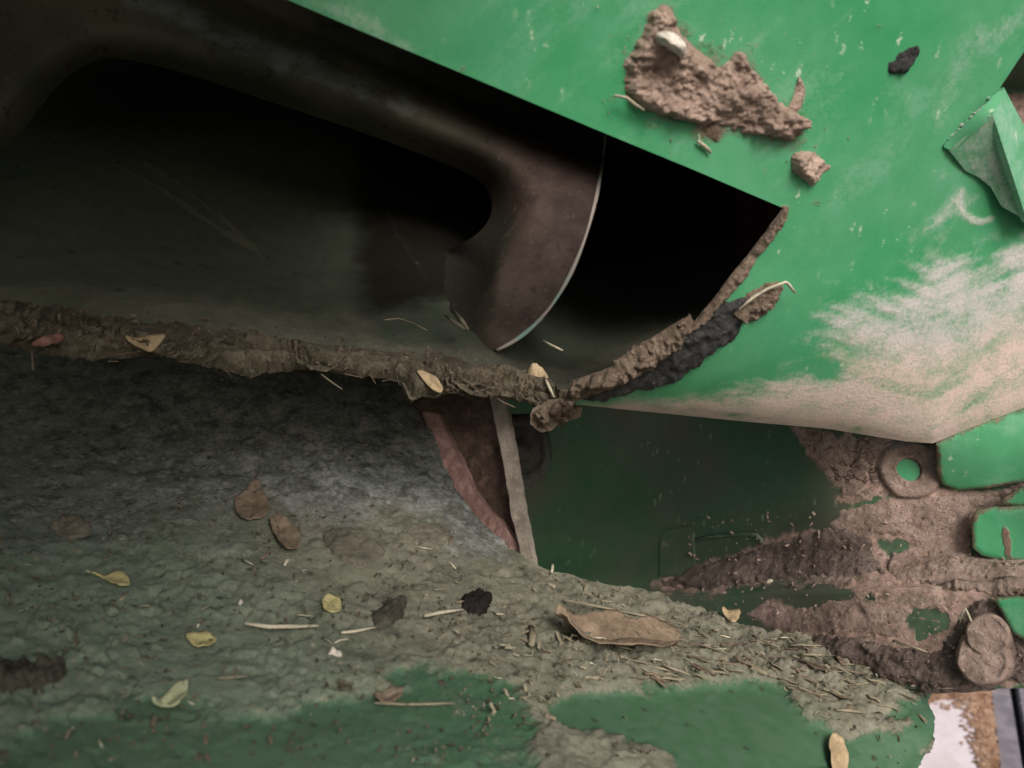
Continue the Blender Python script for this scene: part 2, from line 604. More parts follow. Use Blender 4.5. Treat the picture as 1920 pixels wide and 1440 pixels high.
def duct_mat():
    n = NT('brown_duct_metal')
    x = n.noise(28, 6, 0.65)
    y = n.noise(170, 5, 0.7)
    z = n.noise(9, 4, 0.6)
    col = n.mix(n.ramp(x, 0.35, 0.7), C(0.05, 0.032, 0.027), C(0.10, 0.072, 0.062))
    col = n.mix(n.attr('olive'), col, n.mix(n.ramp(z, .35, .65), C(0.075, 0.078, 0.055), C(0.14, 0.132, 0.09)))
    gr = n.ramp(n.math('ADD', n.attr('painted_shade'), n.math('MULTIPLY', n.math('SUBTRACT', n.noise(50, 6, .7), .5), 1.2)), .25, .75)  # shade painted into the duct colour at its lower left
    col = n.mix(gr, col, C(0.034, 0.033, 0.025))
    sm = n.ramp(n.math('ADD', n.attr('band'), n.math('MULTIPLY', n.math('SUBTRACT', n.noise(36, 6, .7), .5), 1.6)), .45, 1.0)  # bluish highlight painted along the top bend of the duct
    col = n.mix(n.math('MULTIPLY', sm, .8), col, C(0.22, 0.245, 0.24))
    col = n.mix(n.math('MULTIPLY', n.ramp(y, 0.56, 0.72), 0.45), col, C(0.17, 0.15, 0.13))
    col = n.mix(n.math('MULTIPLY', n.ramp(n.noise(80, 6, .7), .58, .66), .6), col, C(0.03, 0.022, 0.018))
    n.bump(n.math('ADD', x, n.math('MULTIPLY', y, 0.5)), 0.35, 0.002)
    return n.done(col, 0.72, 0.25)


M['duct'] = duct_mat()
n_ = NT('bare_duct_edge')
M['duct_edge'] = n_.done(n_.mix(n_.ramp(n_.noise(40, 4, 0.6), 0.45, 0.6), C(0.45, 0.40, 0.36), C(0.30, 0.48, 0.40)), 0.5, 0.5)


def trough_mat(name, green, mudlo, mudhi, fleckc, sc=1.0):
    n = NT(name)
    x = n.noise(55 * sc, 7, 0.68, 0.4)
    y = n.noise(330 * sc, 6, 0.72)
    w = n.noise(17 * sc, 4, 0.6)
    mud = n.mix(n.ramp(n.math('ADD', n.math('MULTIPLY', x, 0.55), n.math('MULTIPLY', y, 0.45)), 0.36, 0.64), mudlo, mudhi)
    mud = n.mix(n.math('MULTIPLY', n.ramp(w, 0.42, 0.7), 0.4), mud, C(mudlo[0] * 1.3, mudlo[1] * 1.55, mudlo[2] * 1.3))
    g = n.mix(n.ramp(n.noise(80, 5, 0.6), 0.3, 0.7), green, C(green[0] * 1.4, green[1] * 1.15, green[2] * 1.35))
    mk = n.ramp(n.math('ADD', n.attr('mud'), n.math('MULTIPLY', n.math('SUBTRACT', n.math('ADD', n.math('MULTIPLY', x, 0.6), n.math('MULTIPLY', y, 0.4)), 0.5), 1.5)), 0.3, 0.72)
    col = n.mix(mk, g, mud)
    mud = n.mix(n.math('MULTIPLY', n.attr('green_bounce'), .85), mud, n.mix(n.ramp(n.math('ADD', n.math('MULTIPLY', x, 0.55), n.math('MULTIPLY', y, 0.45)), 0.36, 0.64), C(mudlo[0] * 1.1, mudlo[1] * 1.5, mudlo[2] * 1.35), C(mudhi[0] * 1.1, mudhi[1] * 1.45, mudhi[2] * 1.4)))  # green bounce light painted into the mud colour
    col = n.mix(mk, g, mud)
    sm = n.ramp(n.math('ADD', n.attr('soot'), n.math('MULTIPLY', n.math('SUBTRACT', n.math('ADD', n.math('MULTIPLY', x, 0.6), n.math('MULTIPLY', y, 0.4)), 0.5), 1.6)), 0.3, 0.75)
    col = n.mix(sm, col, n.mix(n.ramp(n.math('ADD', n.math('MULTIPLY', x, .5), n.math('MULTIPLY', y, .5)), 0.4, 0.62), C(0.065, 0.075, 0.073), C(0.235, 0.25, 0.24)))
    col = n.mix(n.math('MULTIPLY', n.attr('green_bounce'), .45), col, C(0.10, 0.145, 0.105))  # same painted green bounce, over the whole surface colour
    col = n.mix(n.math('MULTIPLY', n.math('MULTIPLY', n.ramp(n.math('ADD', n.voro(85 * sc), n.math('MULTIPLY', y, 0.7)), 0.62, 0.46), n.attr('soot')), 0.8), col, C(0.30, 0.31, 0.29))
    col = n.mix(n.math('MULTIPLY', n.math('MULTIPLY', n.ramp(n.noise(70 * sc, 5, .7), .52, .62), n.attr('soot')), 0.75), col, C(0.022, 0.027, 0.025))
    col = n.mix(n.ramp(n.math('ADD', n.attr('tip_shade'), n.math('MULTIPLY', n.math('SUBTRACT', x, .5), .9)), .2, .8), col, C(0.022, 0.021, 0.016))  # shade painted into the inner sheet around the duct tip
    v = n.voro(130 * sc)
    v2 = n.voro(60 * sc)
    col = n.mix(n.math('MULTIPLY', n.math('MULTIPLY', n.ramp(n.math('ADD', v, n.math('MULTIPLY', y, 0.5)), 0.42, 0.30), n.attr('mud')), 0.75), col, fleckc)
    col = n.mix(n.math('MULTIPLY', n.ramp(n.math('ADD', v2, n.math('MULTIPLY', x, 0.5)), 0.42, 0.30), 0.75), col, C(mudlo[0] * 0.35, mudlo[1] * 0.36, mudlo[2] * 0.35))
    n.bump(n.math('MULTIPLY', n.math('ADD', x, n.math('MULTIPLY', y, 0.5)), n.math('ADD', n.math('MULTIPLY', mk, 0.8), 0.1)), 0.42, 0.004)
    return n.done(col, n.math('ADD', n.math('MULTIPLY', mk, 0.4), 0.5), 0.25)


M['trough'] = trough_mat('muddy_green_trough', C(0.045, 0.115, 0.058), C(0.10, 0.096, 0.072), C(0.235, 0.226, 0.175), C(0.33, 0.26, 0.21))
M['inner'] = trough_mat('inner_trough', C(0.075, 0.1, 0.068), C(0.1, 0.104, 0.076), C(0.15, 0.15, 0.115), C(0.22, 0.21, 0.17), 0.7)

# ---------------------------------------------------------------- depths of the surfaces
plane_panel = tps([(600, 0, .38), (1900, 200, .475), (1700, 820, .56)])
SIL = np.array([(950, 735), (1070, 752), (1090, 762), (1300, 783), (1560, 806), (1700, 828), (1750, 832), (1830, 800), (1995, 740)], float)


def d_panel(u, v):
    u, v = np.broadcast_arrays(np.asarray(u, float), np.asarray(v, float))
    s = np.interp(u, SIL[:, 0], SIL[:, 1])
    rr = np.interp(u, [1000, 1250, 1700, 1990], [110, 200, 330, 300])
    t = np.clip((v - (s - rr)) / rr, 0, 0.995)
    k = np.interp(u, [1000, 1300, 1600, 1990], [.045, .055, .04, .002])
    return plane_panel(u, np.minimum(v, 900)) + k * (1 - np.sqrt(1 - t * t))


d_wall0 = tps([(900, 700, .97), (900, 1150, .95), (1250, 780, .835), (1250, 1000, .83), (1540, 800, .655), (1560, 960, .655), (1750, 830, .618),
               (1920, 770, .588), (1990, 900, .575), (1920, 1000, .595), (1920, 1250, .59), (1500, 1100, .695), (1600, 1290, .655), (1250, 1200, .82), (1980, 1290, .575)])


def d_wall(u, v):
    u, v = np.broadcast_arrays(np.asarray(u, float), np.asarray(v, float))
    d = d_wall0(u, v)
    lv = np.interp(u, [1150, 1430, 1700, 1990], [1112, 1108, 1098, 1085])      # folded step near the foot of the wall
    d = d - 0.022 * sstep(lv - 1, lv + 5, v) - 0.03 * sstep(lv - 75, lv, v)
    return d


d_inner = tps([(-80, 640, .48), (0, 600, .52), (0, 400, .66), (0, 150, .82), (300, 640, .52), (300, 400, .74), (300, 150, .92), (600, 680, .565), (600, 420, .82), (600, 150, .98),
               (900, 720, .60), (930, 600, .715), (900, 350, .96), (1060, 745, .64), (1060, 620, .86), (1060, 350, 1.1), (1300, 640, .74), (1300, 560, .88), (1300, 350, 1.1)])
d_duct0 = tps([(-80, 0, .62), (-80, 640, .55), (150, 50, .65), (500, 80, .69), (900, 250, .72), (1130, 260, .72), (930, 655, .655), (1100, 450, .69)])
AP = dens([(-110, 720), (-60, 500), (-20, 330), (50, 235), (110, 160), (160, 122), (220, 110), (330, 133), (480, 182), (700, 256), (850, 314), (905, 345), (922, 385), (908, 425), (868, 455), (818, 472), (772, 468), (753, 464), (775, 490), (799, 522), (808, 560), (815, 600), (838, 640), (862, 700), (866, 740)], 6, True)


def d_duct(u, v):
    u, v = np.broadcast_arrays(np.asarray(u, float), np.asarray(v, float))
    s = -sd(u, v, AP)
    t = np.clip(1 - s / np.interp(u, [500, 900], [70, 90]), 0, 1)
    top = np.interp(u, [-100, 180, 540, 1130], [-220, -130, 40, 300])
    t2 = np.clip(1 - (v - top) / 90.0, 0, 1)
    w = sstep(935, 806, u + .12 * (v - 560)) * sstep(360, 480, v)
    d0 = d_duct0(u, v)
    d0 = d0 + w * (np.minimum(d_inner(u, v), .80) + .007 - d0)
    t = t * (1 - w)
    return d0 + np.interp(u, [600, 900], [.04, .06]) * t ** 2 + 0.05 * t2 ** 2


d_trough = tps([(-80, 640, .74), (-80, 800, .66), (-80, 950, .56), (-80, 1200, .40), (-80, 1520, .27),
                (400, 660, .78), (400, 780, .72), (400, 920, .63), (400, 1060, .52), (400, 1200, .44), (400, 1520, .31),
                (790, 740, .80), (800, 800, .76), (850, 920, .68), (800, 1060, .58), (1000, 1062, .63), (1000, 1200, .53), (1000, 1520, .36),
                (1330, 1160, .66), (1330, 1290, .55), (1330, 1440, .46), (1750, 1280, .62), (1700, 1310, .58), (1740, 1360, .56), (1690, 1520, .53), (1450, 1520, .45)])

# ---------------------------------------------------------------- ground
gz = 0.0


def ray_ground(u, v):
    c = np.array([(u - 960) / F, -(v - 720) / F, -1.0]) @ RM.T
    t = -CAM_H / c[2]
    return np.array([c[0] * t, c[1] * t, 0.0])


def ground_mats():
    n = NT('pale_concrete')
    x = n.noise(14, 8, 0.65)
    y = n.noise(160, 4, 0.7)
    col = n.mix(n.ramp(n.math('ADD', n.math('MULTIPLY', x, .7), n.math('MULTIPLY', y, .3)), 0.35, 0.7), C(0.62, 0.54, 0.56), C(0.80, 0.74, 0.76))
    n.bump(y, 0.2, 0.002)
    a = n.done(col, 0.9, 0.2)
    n = NT('grey_paver')
    col = n.mix(n.ramp(n.noise(40, 6, 0.65), 0.3, 0.7), C(0.17, 0.155, 0.175), C(0.27, 0.25, 0.275))
    n.bump(n.noise(300, 4, 0.6), 0.3, 0.002)
    b = n.done(col, 0.85, 0.25)
    n = NT('dark_soil_joint')
    c = n.done(n.mix(n.ramp(n.noise(90, 6, 0.7), 0.4, 0.65), C(0.012, 0.012, 0.013), C(0.035, 0.034, 0.034)), 0.95, 0.1)
    return a, b, c


M['concrete'], M['paver'], M['joint'] = ground_mats()
M['rust_litter'] = mud_mat('rusty_litter', C(0.20, 0.10, 0.055), C(0.52, 0.36, 0.25), 45, 1.0, fleck=C(0.7, 0.52, 0.4))
S = 60.0
ground = mesh_obj('ground', [(-S, -S, -0.02), (S, -S, -0.02), (S, S, -0.02), (-S, S, -0.02)], [(0, 1, 2, 3)], M['joint'], centre=False)
tag(ground, 'dark soil bed under the pale slab and the grey pavers', kind='structure')


def slab(name, pts, h, mat, parent=None, bev=0.004):
    pts = np.array(pts, float)[:, :2]
    c = pts.mean(0)
    inn = c + (pts - c) * (1 - bev / np.maximum(np.linalg.norm(pts - c, axis=1, keepdims=True), .01))
    n = len(pts)
    v = [(x, y, -0.02) for x, y in pts] + [(x, y, h - bev) for x, y in pts] + [(x, y, h) for x, y in inn]
    f = []
    for r_ in (0, 1):
        for i in range(n):
            j = (i + 1) % n
            f.append((r_ * n + i, r_ * n + j, (r_ + 1) * n + j, (r_ + 1) * n + i))
    f.append(tuple(range(2 * n, 3 * n)))
    area = sum(pts[i][0] * pts[(i + 1) % n][1] - pts[(i + 1) % n][0] * pts[i][1] for i in range(n))
    if area < 0:
        f = [t[::-1] for t in f]
    return mesh_obj(name, v, f, mat, parent, smooth=False)


g0, g1, g2, g3 = ray_ground(1600, 1278), ray_ground(1852, 1292), ray_ground(1876, 1500), ray_ground(1500, 1500)
dirv = (g2 - g1)
slab_pts = [ray_ground(1480, 1272), g1, g1 + dirv * 1.0, g1 + dirv * 6.0, g1 + dirv * 6.0 + np.array([-3.0, 0, 0]), ray_ground(1480, 1272) + np.array([-2.2, 0.0, 0])]
sl = slab('concrete_slab', slab_pts, 0.0, M['concrete'])
tag(sl, 'pale pinkish concrete slab below the machine, its edge covered in rusty litter', 'slab')
sl['kind'] = 'structure'
# pavers: two courses beyond the slab's right edge, dark open joint between them
along = dirv / np.linalg.norm(dirv)
side = np.array([-along[1], along[0], 0.0])
if side[0] < 0:
    side = -side
pave = empty('paving', tuple(g1))
tag(pave, 'grey concrete pavers with a dark open joint beside the pale slab', kind='structure')
for c_, (s0, s1) in enumerate(((0.006, 0.034), (0.046, 0.24), (0.252, 0.45))):
    Lp = 0.085 if c_ else 0.34
    for k in range(-4, 20 if c_ else 6):
        a0 = k * Lp + (0.02 if c_ else 0)
        q = [g1 + along * a0 + side * s0, g1 + along * (a0 + Lp - 0.0025) + side * s0, g1 + along * (a0 + Lp - 0.0025) + side * s1, g1 + along * a0 + side * s1]
        slab('paver', q, -0.003 + random.uniform(-.001, .001), M['paver'], pave, 0.002)
# rusty flaky litter along the slab's far and right edges
vv, ff = [], []
for i in range(2600):
    if random.random() < 0.45:
        t = random.random()
        p0 = ray_ground(1640 + 215 * t, 1283 + 12 * t)
        p = p0 + along * abs(random.gauss(0, 0.028)) + side * random.uniform(-.01, .004)
    else:
        t = random.random() ** 1.1
        p = g1 + dirv * t * 0.95 - side * abs(random.gauss(0, 0.010 + 0.012 * (1 - t))) + side * random.uniform(0, .004)
    s_ = random.uniform(.0015, .006)
    a_ = random.uniform(0, 6.28)
    n0 = len(vv)
    for k in range(5):
        w = a_ + k * 1.2566
        rr_ = s_ * random.uniform(.5, 1.1)
        vv.append((p[0] + rr_ * math.cos(w), p[1] + rr_ * math.sin(w), 0.001 + random.uniform(0, .002)))
    vv.append((p[0], p[1], 0.002 + random.uniform(0, .002)))
    for k in range(5):
        ff.append((n0 + k, n0 + (k + 1) % 5, n0 + 5))
lt = mesh_obj('rusty_litter', vv, ff, M['rust_litter'], smooth=False)
tag(lt, 'rust brown flaky litter along the edge of the pale slab', kind='stuff')

# ---------------------------------------------------------------- the machine
mach = empty('harvester_housing', tuple(P(1500, 900, 0.62).ravel()))
tag(mach, 'green painted sheet metal machine housing caked with dry mud', 'machine housing')

# --- upper panel with its rectangular cut-out
A_OUT = [(-892, -600), (260, -117), (540, 0), (800, 110), (1130, 248), (1300, 318), (1473, 392), (1455, 425), (1420, 470), (1385, 515), (1345, 566), (1300, 617), (1240, 660), (1160, 706), (1070, 748), (1082, 761), (1300, 783), (1560, 806),
         (1700, 828), (1750, 832), (1830, 800), (1995, 740), (1995, 430), (1930, 330), (1872, 168), (1920, 95), (1995, -10), (1995, -600)]
A_OUT = dens(A_OUT, 8)
P_PALE = dens([(1515, 625), (1530, 590), (1600, 560), (1650, 560), (1715, 500), (1730, 460), (1760, 400), (1790, 355), (1800, 370), (1775, 420), (1790, 455), (1850, 470), (1920, 430), (2000, 420), (2000, 760), (1830, 800), (1750, 835), (1560, 810), (1300, 786), (1180, 770), (1180, 755), (1330, 740), (1450, 715), (1520, 690), (1550, 650)], 8, False)
P_SM1 = dens([(1740, 190), (1800, 60), (1900, 0), (1990, -40), (1990, 40), (1860, 110), (1800, 190), (1750, 270)], 8, True)
P_TOP = dens([(560, -20), (640, 0), (700, 30), (800, 90), (840, 130), (700, 75), (560, 15)], 8, True)
P_HOLE1 = dens([(1780, 690), (1850, 640), (1885, 625), (1860, 665), (1800, 720), (1745, 755), (1715, 760)], 8, True)
P_HOLE2 = dens([(1560, 680), (1600, 660), (1615, 650), (1590, 690), (1550, 715), (1530, 712)], 8, True)
P_HOLE3 = dens([(1800, 760), (1900, 680), (1990, 640), (1990, 690), (1880, 745), (1800, 790)], 8, True)


def pale_panel(u, v, p):
    below = np.interp(u, SIL[:, 0], SIL[:, 1]) - v
    rot = np.interp(below, [0, 350], [-.12, .62])          # run-off direction: level along the foot, steeper higher up
    al, ac = u * np.cos(rot) - v * np.sin(rot), u * np.sin(rot) + v * np.cos(rot)
    st = fbm(np.stack([al / 260, ac / 20, 0 * u], -1), 5, 5, .68)
    fr = fbm(np.stack([al / 60, ac / 30, 0 * u], -1), 3, 5, .65)
    s_ = sd(u, v, P_PALE)
    a = sstep(-70, 95, s_ + 60 * fr + 30 * st) * (0.84 + 0.26 * st)
    a = a + 0.75 * sstep(np.interp(u, [1090, 1300, 1600], [14, 55, 130]), 0, below) * (u > 1090) * (.85 + .4 * st)
    for h in (P_HOLE1, P_HOLE2):
        a = a - 0.42 * sstep(-20, 24, sd(u, v, h) + 14 * fr)
    a = a - 0.3 * sstep(-14, 18, sd(u, v, P_HOLE3) + 16 * st)
    rr_ = np.hypot(u - 1838, (v - 378) * 1.1)
    arc = .75 * sstep(13, 2, np.abs(rr_ - 40 + 6 * fr)) * sstep(-10, 25, v - 372 + (1838 - u) * .9)
    a = np.maximum(a, arc)
    b = 0.38 * sstep(-30, 40, sd(u, v, P_SM1) + 14 * st)
    c = 0.36 * sstep(-30, 25, sd(u, v, P_TOP))
    wide = 0.16 * fbm(np.stack([u * .8 + v * .6, (v * .8 - u * .6) * 3.0, 0 * u], -1) / 160, 21, 4)
    return np.clip(np.maximum(np.maximum(a, b), c) + wide, 0, 1)


def scuff_panel(u, v, p):
    al, ac = u * .72 - v * .69, u * .69 + v * .72
    a = fbm(np.stack([al / 190, ac / 40, 0 * u], -1), 90, 5, .62)
    b = fbm(np.stack([u / 240, v / 240, 0 * u], -1), 93, 3)
    return np.clip(.30 * sstep(.0, .6, a + .7 * b), 0, 1)


CLUMP = dens([(1165, 180), (1180, 100), (1245, 5), (1300, 85), (1370, 95), (1400, 90), (1440, 165), (1520, 228), (1490, 270), (1340, 245), (1240, 225)], 10)


def mud_panel(u, v, p):
    e = np.minimum(np.abs((v - (v * 0 + 0)) * 0 + 999), 999)
    rim = nearest(u, v, dens([(1473, 392), (1455, 425), (1345, 566), (1240, 660), (1070, 748), (1240, 661), (1345, 567)], 10))[2]
    e2 = nearest(u, v, dens([(540, 0), (1130, 248), (1473, 392), (1130, 249)], 10))[2]
    m = 0.45 * sstep(-46, 4, sd(u, v, CLUMP) + 30 * fbm(np.stack([u, v, 0 * u], -1) / 30, 95, 4)) + 0.75 * sstep(16, 2, rim) + 0.2 * sstep(9, 1, e2)
    for (x, y, r_, s_) in ((1645, 55, 34, .5), (1740, 245, 30, .3), (1320, 255, 40, .35), (1205, 240, 30, .4), (1530, 380, 22, .45), (870, 128, 16, .5), (985, 170, 28, .4)):
        m = m + s_ * sstep(r_ * 1.4, 0, np.hypot(u - x, (v - y) * 1.3))
    return np.clip(m, 0, 1)


panel = sheet('upper_panel', A_OUT, d_panel, M['panel'], mach, 6, thick=0.003, attrs={'pale': pale_panel, 'mud': mud_panel, 'scuff': scuff_panel, 'pinky': lambda u, v, p: sstep(260, 30, np.interp(u, SIL[:, 0], SIL[:, 1]) - v)},
              disp=lambda u, v, p: 0.0025 * fbm(p * 9, 2, 2))
# return flange: the panel rolls under and goes on away from the camera
uu = np.linspace(1078, 1755, 90)
sv_ = np.interp(uu, SIL[:, 0], SIL[:, 1])
rows = []
d0_ = d_panel(uu, sv_ - 0.5)
for k in range(6):
    rows.append(P(uu, sv_ - 1.5 - 10 * (k / 5) ** 1.5 * np.interp(uu, [1078, 1700, 1755], [1, 1, .1]), d0_ + 0.0005 + 0.006 * k))
vv = np.concatenate(rows)
nq = len(uu)
ff = [(r_ * nq + i, r_ * nq + i + 1, (r_ + 1) * nq + i + 1, (r_ + 1) * nq + i) for r_ in range(5) for i in range(nq - 1)]
mesh_obj('panel_return', vv, ff, M['wall'], mach, {'pale': np.zeros(len(vv)), 'mud': np.full(len(vv), .2)})

# --- gusset with boss on the panel's right
dp_ = lambda u, v: float(d_panel(u, v))
GAT = {'pale': lambda u, v, p: (.42 + .3 * fbm(np.stack([(u * .93 - v * .37) / 11, (u * .37 + v * .93) / 90, 0 * u], -1), 9, 4)),
       'mud': lambda u, v, p: 0.45 * sstep(40, 0, np.hypot(u - 1885, v - 385)), 'scuff': lambda u, v, p: .5 + 0 * u}
GAT2 = dict(GAT, pale=lambda u, v, p: (.2 + .3 * fbm(np.stack([(u * .93 - v * .37) / 13, (u * .37 + v * .93) / 80, 0 * u], -1), 19, 4)))
sheet('gusset', dens([(1780, 282), (1861, 214), (1926, 414), (1878, 387), (1858, 351), (1835, 332), (1811, 321)], 4), tps([(1785, 285, dp_(1785, 285) - .003), (1861, 219, dp_(1861, 219) - .014), (1925, 405, dp_(1925, 405) - .014), (1845, 340, dp_(1845, 340) - .003)]), M['panel'], mach, 4, thick=0.003, attrs=GAT)
sheet('gusset_fold', dens([(1861, 214), (1882, 163), (1925, 245), (2050, 390), (2050, 480), (1926, 414)], 4), tps([(1861, 219, dp_(1861, 219) - .0145), (1925, 405, dp_(1925, 405) - .0145), (1995, 350, dp_(1995, 350) + .02), (1882, 163, dp_(1882, 163) + .002)]), M['panel'], mach, 4, thick=0.003, attrs=GAT2)
d_lip = tps([(1767, 274, dp_(1767, 274) - .001), (1875, 168, dp_(1875, 168) - .001), (1863, 216, dp_(1863, 216) - .0135), (1788, 286, dp_(1788, 286) - .0035)])
sheet('gusset_lip', dens([(1767, 274), (1780, 262), (1868, 175), (1880, 166), (1876, 190), (1863, 216), (1788, 286)], 4), d_lip, M['panel'], mach, 4, thick=0.003,
      attrs={'pale': lambda u, v, p: 0 * u, 'mud': lambda u, v, p: .3 * sstep(14, 0, np.hypot(u - 1770, v - 276))})
# weld bead: a row of little fused beads
wv, wf = [], []
for i in range(44):
    t = i / 43.0
    c = on(d_panel, 1780 + 82 * t + rng.normal(0, 1.6), 262 - 80 * t + rng.normal(0, 1.6), -0.0004)[0]
    r_ = 0.0013 * (0.5 + 0.8 * rng.random())
    n0 = len(wv)
    for a in range(5):
        for b in range(7):
            th, ph = math.pi * a / 4, 2 * math.pi * b / 7
            k_ = r_ * (0.8 + .4 * rng.random())
            wv.append(c + k_ * np.array([math.sin(th) * math.cos(ph), math.cos(th), math.sin(th) * math.sin(ph)]))
    for a in range(4):
        for b in range(7):
            wf.append((n0 + a * 7 + b, n0 + a * 7 + (b + 1) % 7, n0 + (a + 1) * 7 + (b + 1) % 7, n0 + (a + 1) * 7 + b))
mesh_obj('weld_bead', wv, wf, M['panel'], mach, {'pale': np.repeat(rng.random(len(wv) // 35) * .8, 35), 'mud': np.repeat(rng.random(len(wv) // 35) * .3, 35)})


def lathe(center, nrm, prof, mat, name, parent, seg=28, wob=0.0, seed=0):
    nrm = np.array(nrm, float)
    nrm /= np.linalg.norm(nrm)
    a = np.cross(nrm, (0.1, 0.3, 0.9))
    a /= np.linalg.norm(a)
    b = np.cross(nrm, a)
    v, f = [], []
    for (r_, h_) in prof:
        for k in range(seg):
            w = 2 * math.pi * k / seg
            rr2 = r_
            v.append(np.array(center) + nrm * h_ + rr2 * (math.cos(w) * a + math.sin(w) * b))
    v = np.array(v)
    if wob:
        rad_ = v - np.array(center)
        rad_ = rad_ - (rad_ @ nrm)[:, None] * nrm
        v = v + nrm * (fbm(v * 160, seed, 4)[:, None] * wob) + rad_ * (fbm(v * 55 + 7, seed + 1, 4)[:, None] * wob * 75)
    for i in range(len(prof) - 1):
        for k in range(seg):
            f.append((i * seg + k, i * seg + (k + 1) % seg, (i + 1) * seg + (k + 1) % seg, (i + 1) * seg + k))
    f.append(tuple(range((len(prof) - 1) * seg, len(prof) * seg)))
    at = {'pale': np.zeros(len(v)), 'mud': np.full(len(v), .1), 'rise': np.zeros(len(v))}
    return mesh_obj(name, v, f, mat, parent, at)


def nrm_at(surf, u, v):
    return surf_normal(np.array([float(u)]), np.array([float(v)]), surf)[0]


def px(surf, u, v, n_):
    """metres that n_ picture units span at that spot"""
    return float(surf(np.array([u]), np.array([v]))[0]) / F * n_


# what is seen behind the panel's right edge
d_beh = lambda u, v: np.interp(np.asarray(v, float) + 0 * u, [-90, 0, 170, 520], [.50, .54, .66, .64])
sheet('side_bracket', dens([(1830, 110), (1995, -90), (2050, -90), (2050, 520), (1900, 420)], 8), d_beh, M['wall'], mach, 8,
      attrs={'pale': lambda u, v, p: 0 * u, 'mud': lambda u, v, p: sstep(165, 185, v) * .9})

# --- inner duct with rounded mouth
D_OUT = dens([(-110, 640), (-110, -200), (300, -230), (560, -60), (1140, 190), (1136, 255), (1125, 330), (1097, 445), (1062, 530), (1003, 608), (932, 656), (890, 672), (870, 680), (845, 690), (780, 690), (400, 645), (-100, 625)], 6)
sheet('duct_mouth', D_OUT, d_duct, M['duct'], mach, 6, holes=[AP], thick=0.004,
      attrs={'olive': lambda u, v, p: sstep(1030, 680, u) * .97, 'painted_shade': lambda u, v, p: sstep(985, 880, u + .35 * (v - 520)) * sstep(330, 440, v), 'band': lambda u, v, p: .75 * sstep(60, 8, np.abs(v - np.interp(u, [150, 330, 500, 700, 900], [-40, 20, 95, 175, 240]))) * sstep(960, 700, u)})  # masks for the painted shade at lower left and painted highlight on top
# worn bare edge of the duct: a thin rim following its curve
ep = np.array([(1140, 190), (1136, 255), (1125, 330), (1097, 445), (1062, 530), (1003, 608), (932, 656)], float)
tt = np.linspace(0, 1, 60)
sg = np.concatenate([[0], np.cumsum(np.hypot(*np.diff(ep, axis=0).T))])
sg /= sg[-1]
# smooth through the points
from numpy.polynomial import polynomial as Pl
cu_ = np.polyfit(sg, ep[:, 0], 4)
cv_ = np.polyfit(sg, ep[:, 1], 4)
eu, ev = np.polyval(cu_, tt), np.polyval(cv_, tt)
v_, f_ = tube(P(eu, ev, d_duct(eu, ev) - 0.001), 0.0012 * (1 + 0.25 * np.sin(tt * 23)) + 0.0004 * (tt > .2), 6)
mesh_obj('duct_edge', v_, f_, M['duct_edge'], mach)
# --- inner trough sheet (its front edge carries the mud ledge)
I_OUT = dens([(-110, 600), (-110, 60), (400, 40), (1380, 200), (1380, 560), (1330, 585), (1240, 655), (1150, 705), (1075, 745), (1000, 725), (900, 700), (600, 655), (300, 625), (0, 606)], 8)


def mud_inner(u, v, p):
    e = np.interp(u, [-100, 300, 600, 900, 1070, 1330], [620, 640, 670, 700, 740, 600])
    m = np.clip(0.15 + 0.85 * sstep(150, 20, e - v), 0, 1)
    m = m * (1 - .7 * sstep(640, 760, u) * sstep(20, 60, e - v))
    for ln in (((215, 305), (300, 350), (400, 420), (480, 470)), ((275, 305), (340, 345), (420, 410), (500, 485)), ((720, 365), (745, 440), (780, 490), (800, 520))):
        x = np.array(ln, float)
        m = np.maximum(m, .75 * sstep(9, 2, nearest(u, v, np.concatenate([x, x[::-1]]))[2]))
    return m


sheet('inner_trough', I_OUT, d_inner, M['inner'], mach, 5, thick=0.004, attrs={'mud': mud_inner, 'tip_shade': lambda u, v, p: sstep(590, 740, u) * sstep(620, 520, v + (u - 800) * .2) * .95}, disp=lambda u, v, p: 0.0015 * fbm(p * 60, 4, 4))  # second mask paints shade around the duct tip
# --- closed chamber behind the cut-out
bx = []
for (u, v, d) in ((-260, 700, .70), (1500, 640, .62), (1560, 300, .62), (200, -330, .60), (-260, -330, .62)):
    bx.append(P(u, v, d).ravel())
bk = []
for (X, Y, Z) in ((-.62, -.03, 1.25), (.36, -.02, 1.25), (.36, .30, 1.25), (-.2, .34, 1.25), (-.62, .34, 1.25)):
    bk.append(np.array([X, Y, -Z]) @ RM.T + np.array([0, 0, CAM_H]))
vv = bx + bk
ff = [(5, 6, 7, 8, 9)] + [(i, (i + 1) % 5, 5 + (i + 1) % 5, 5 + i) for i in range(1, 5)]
mesh_obj('chamber_liner', vv, ff, M['liner'], mach, smooth=False)
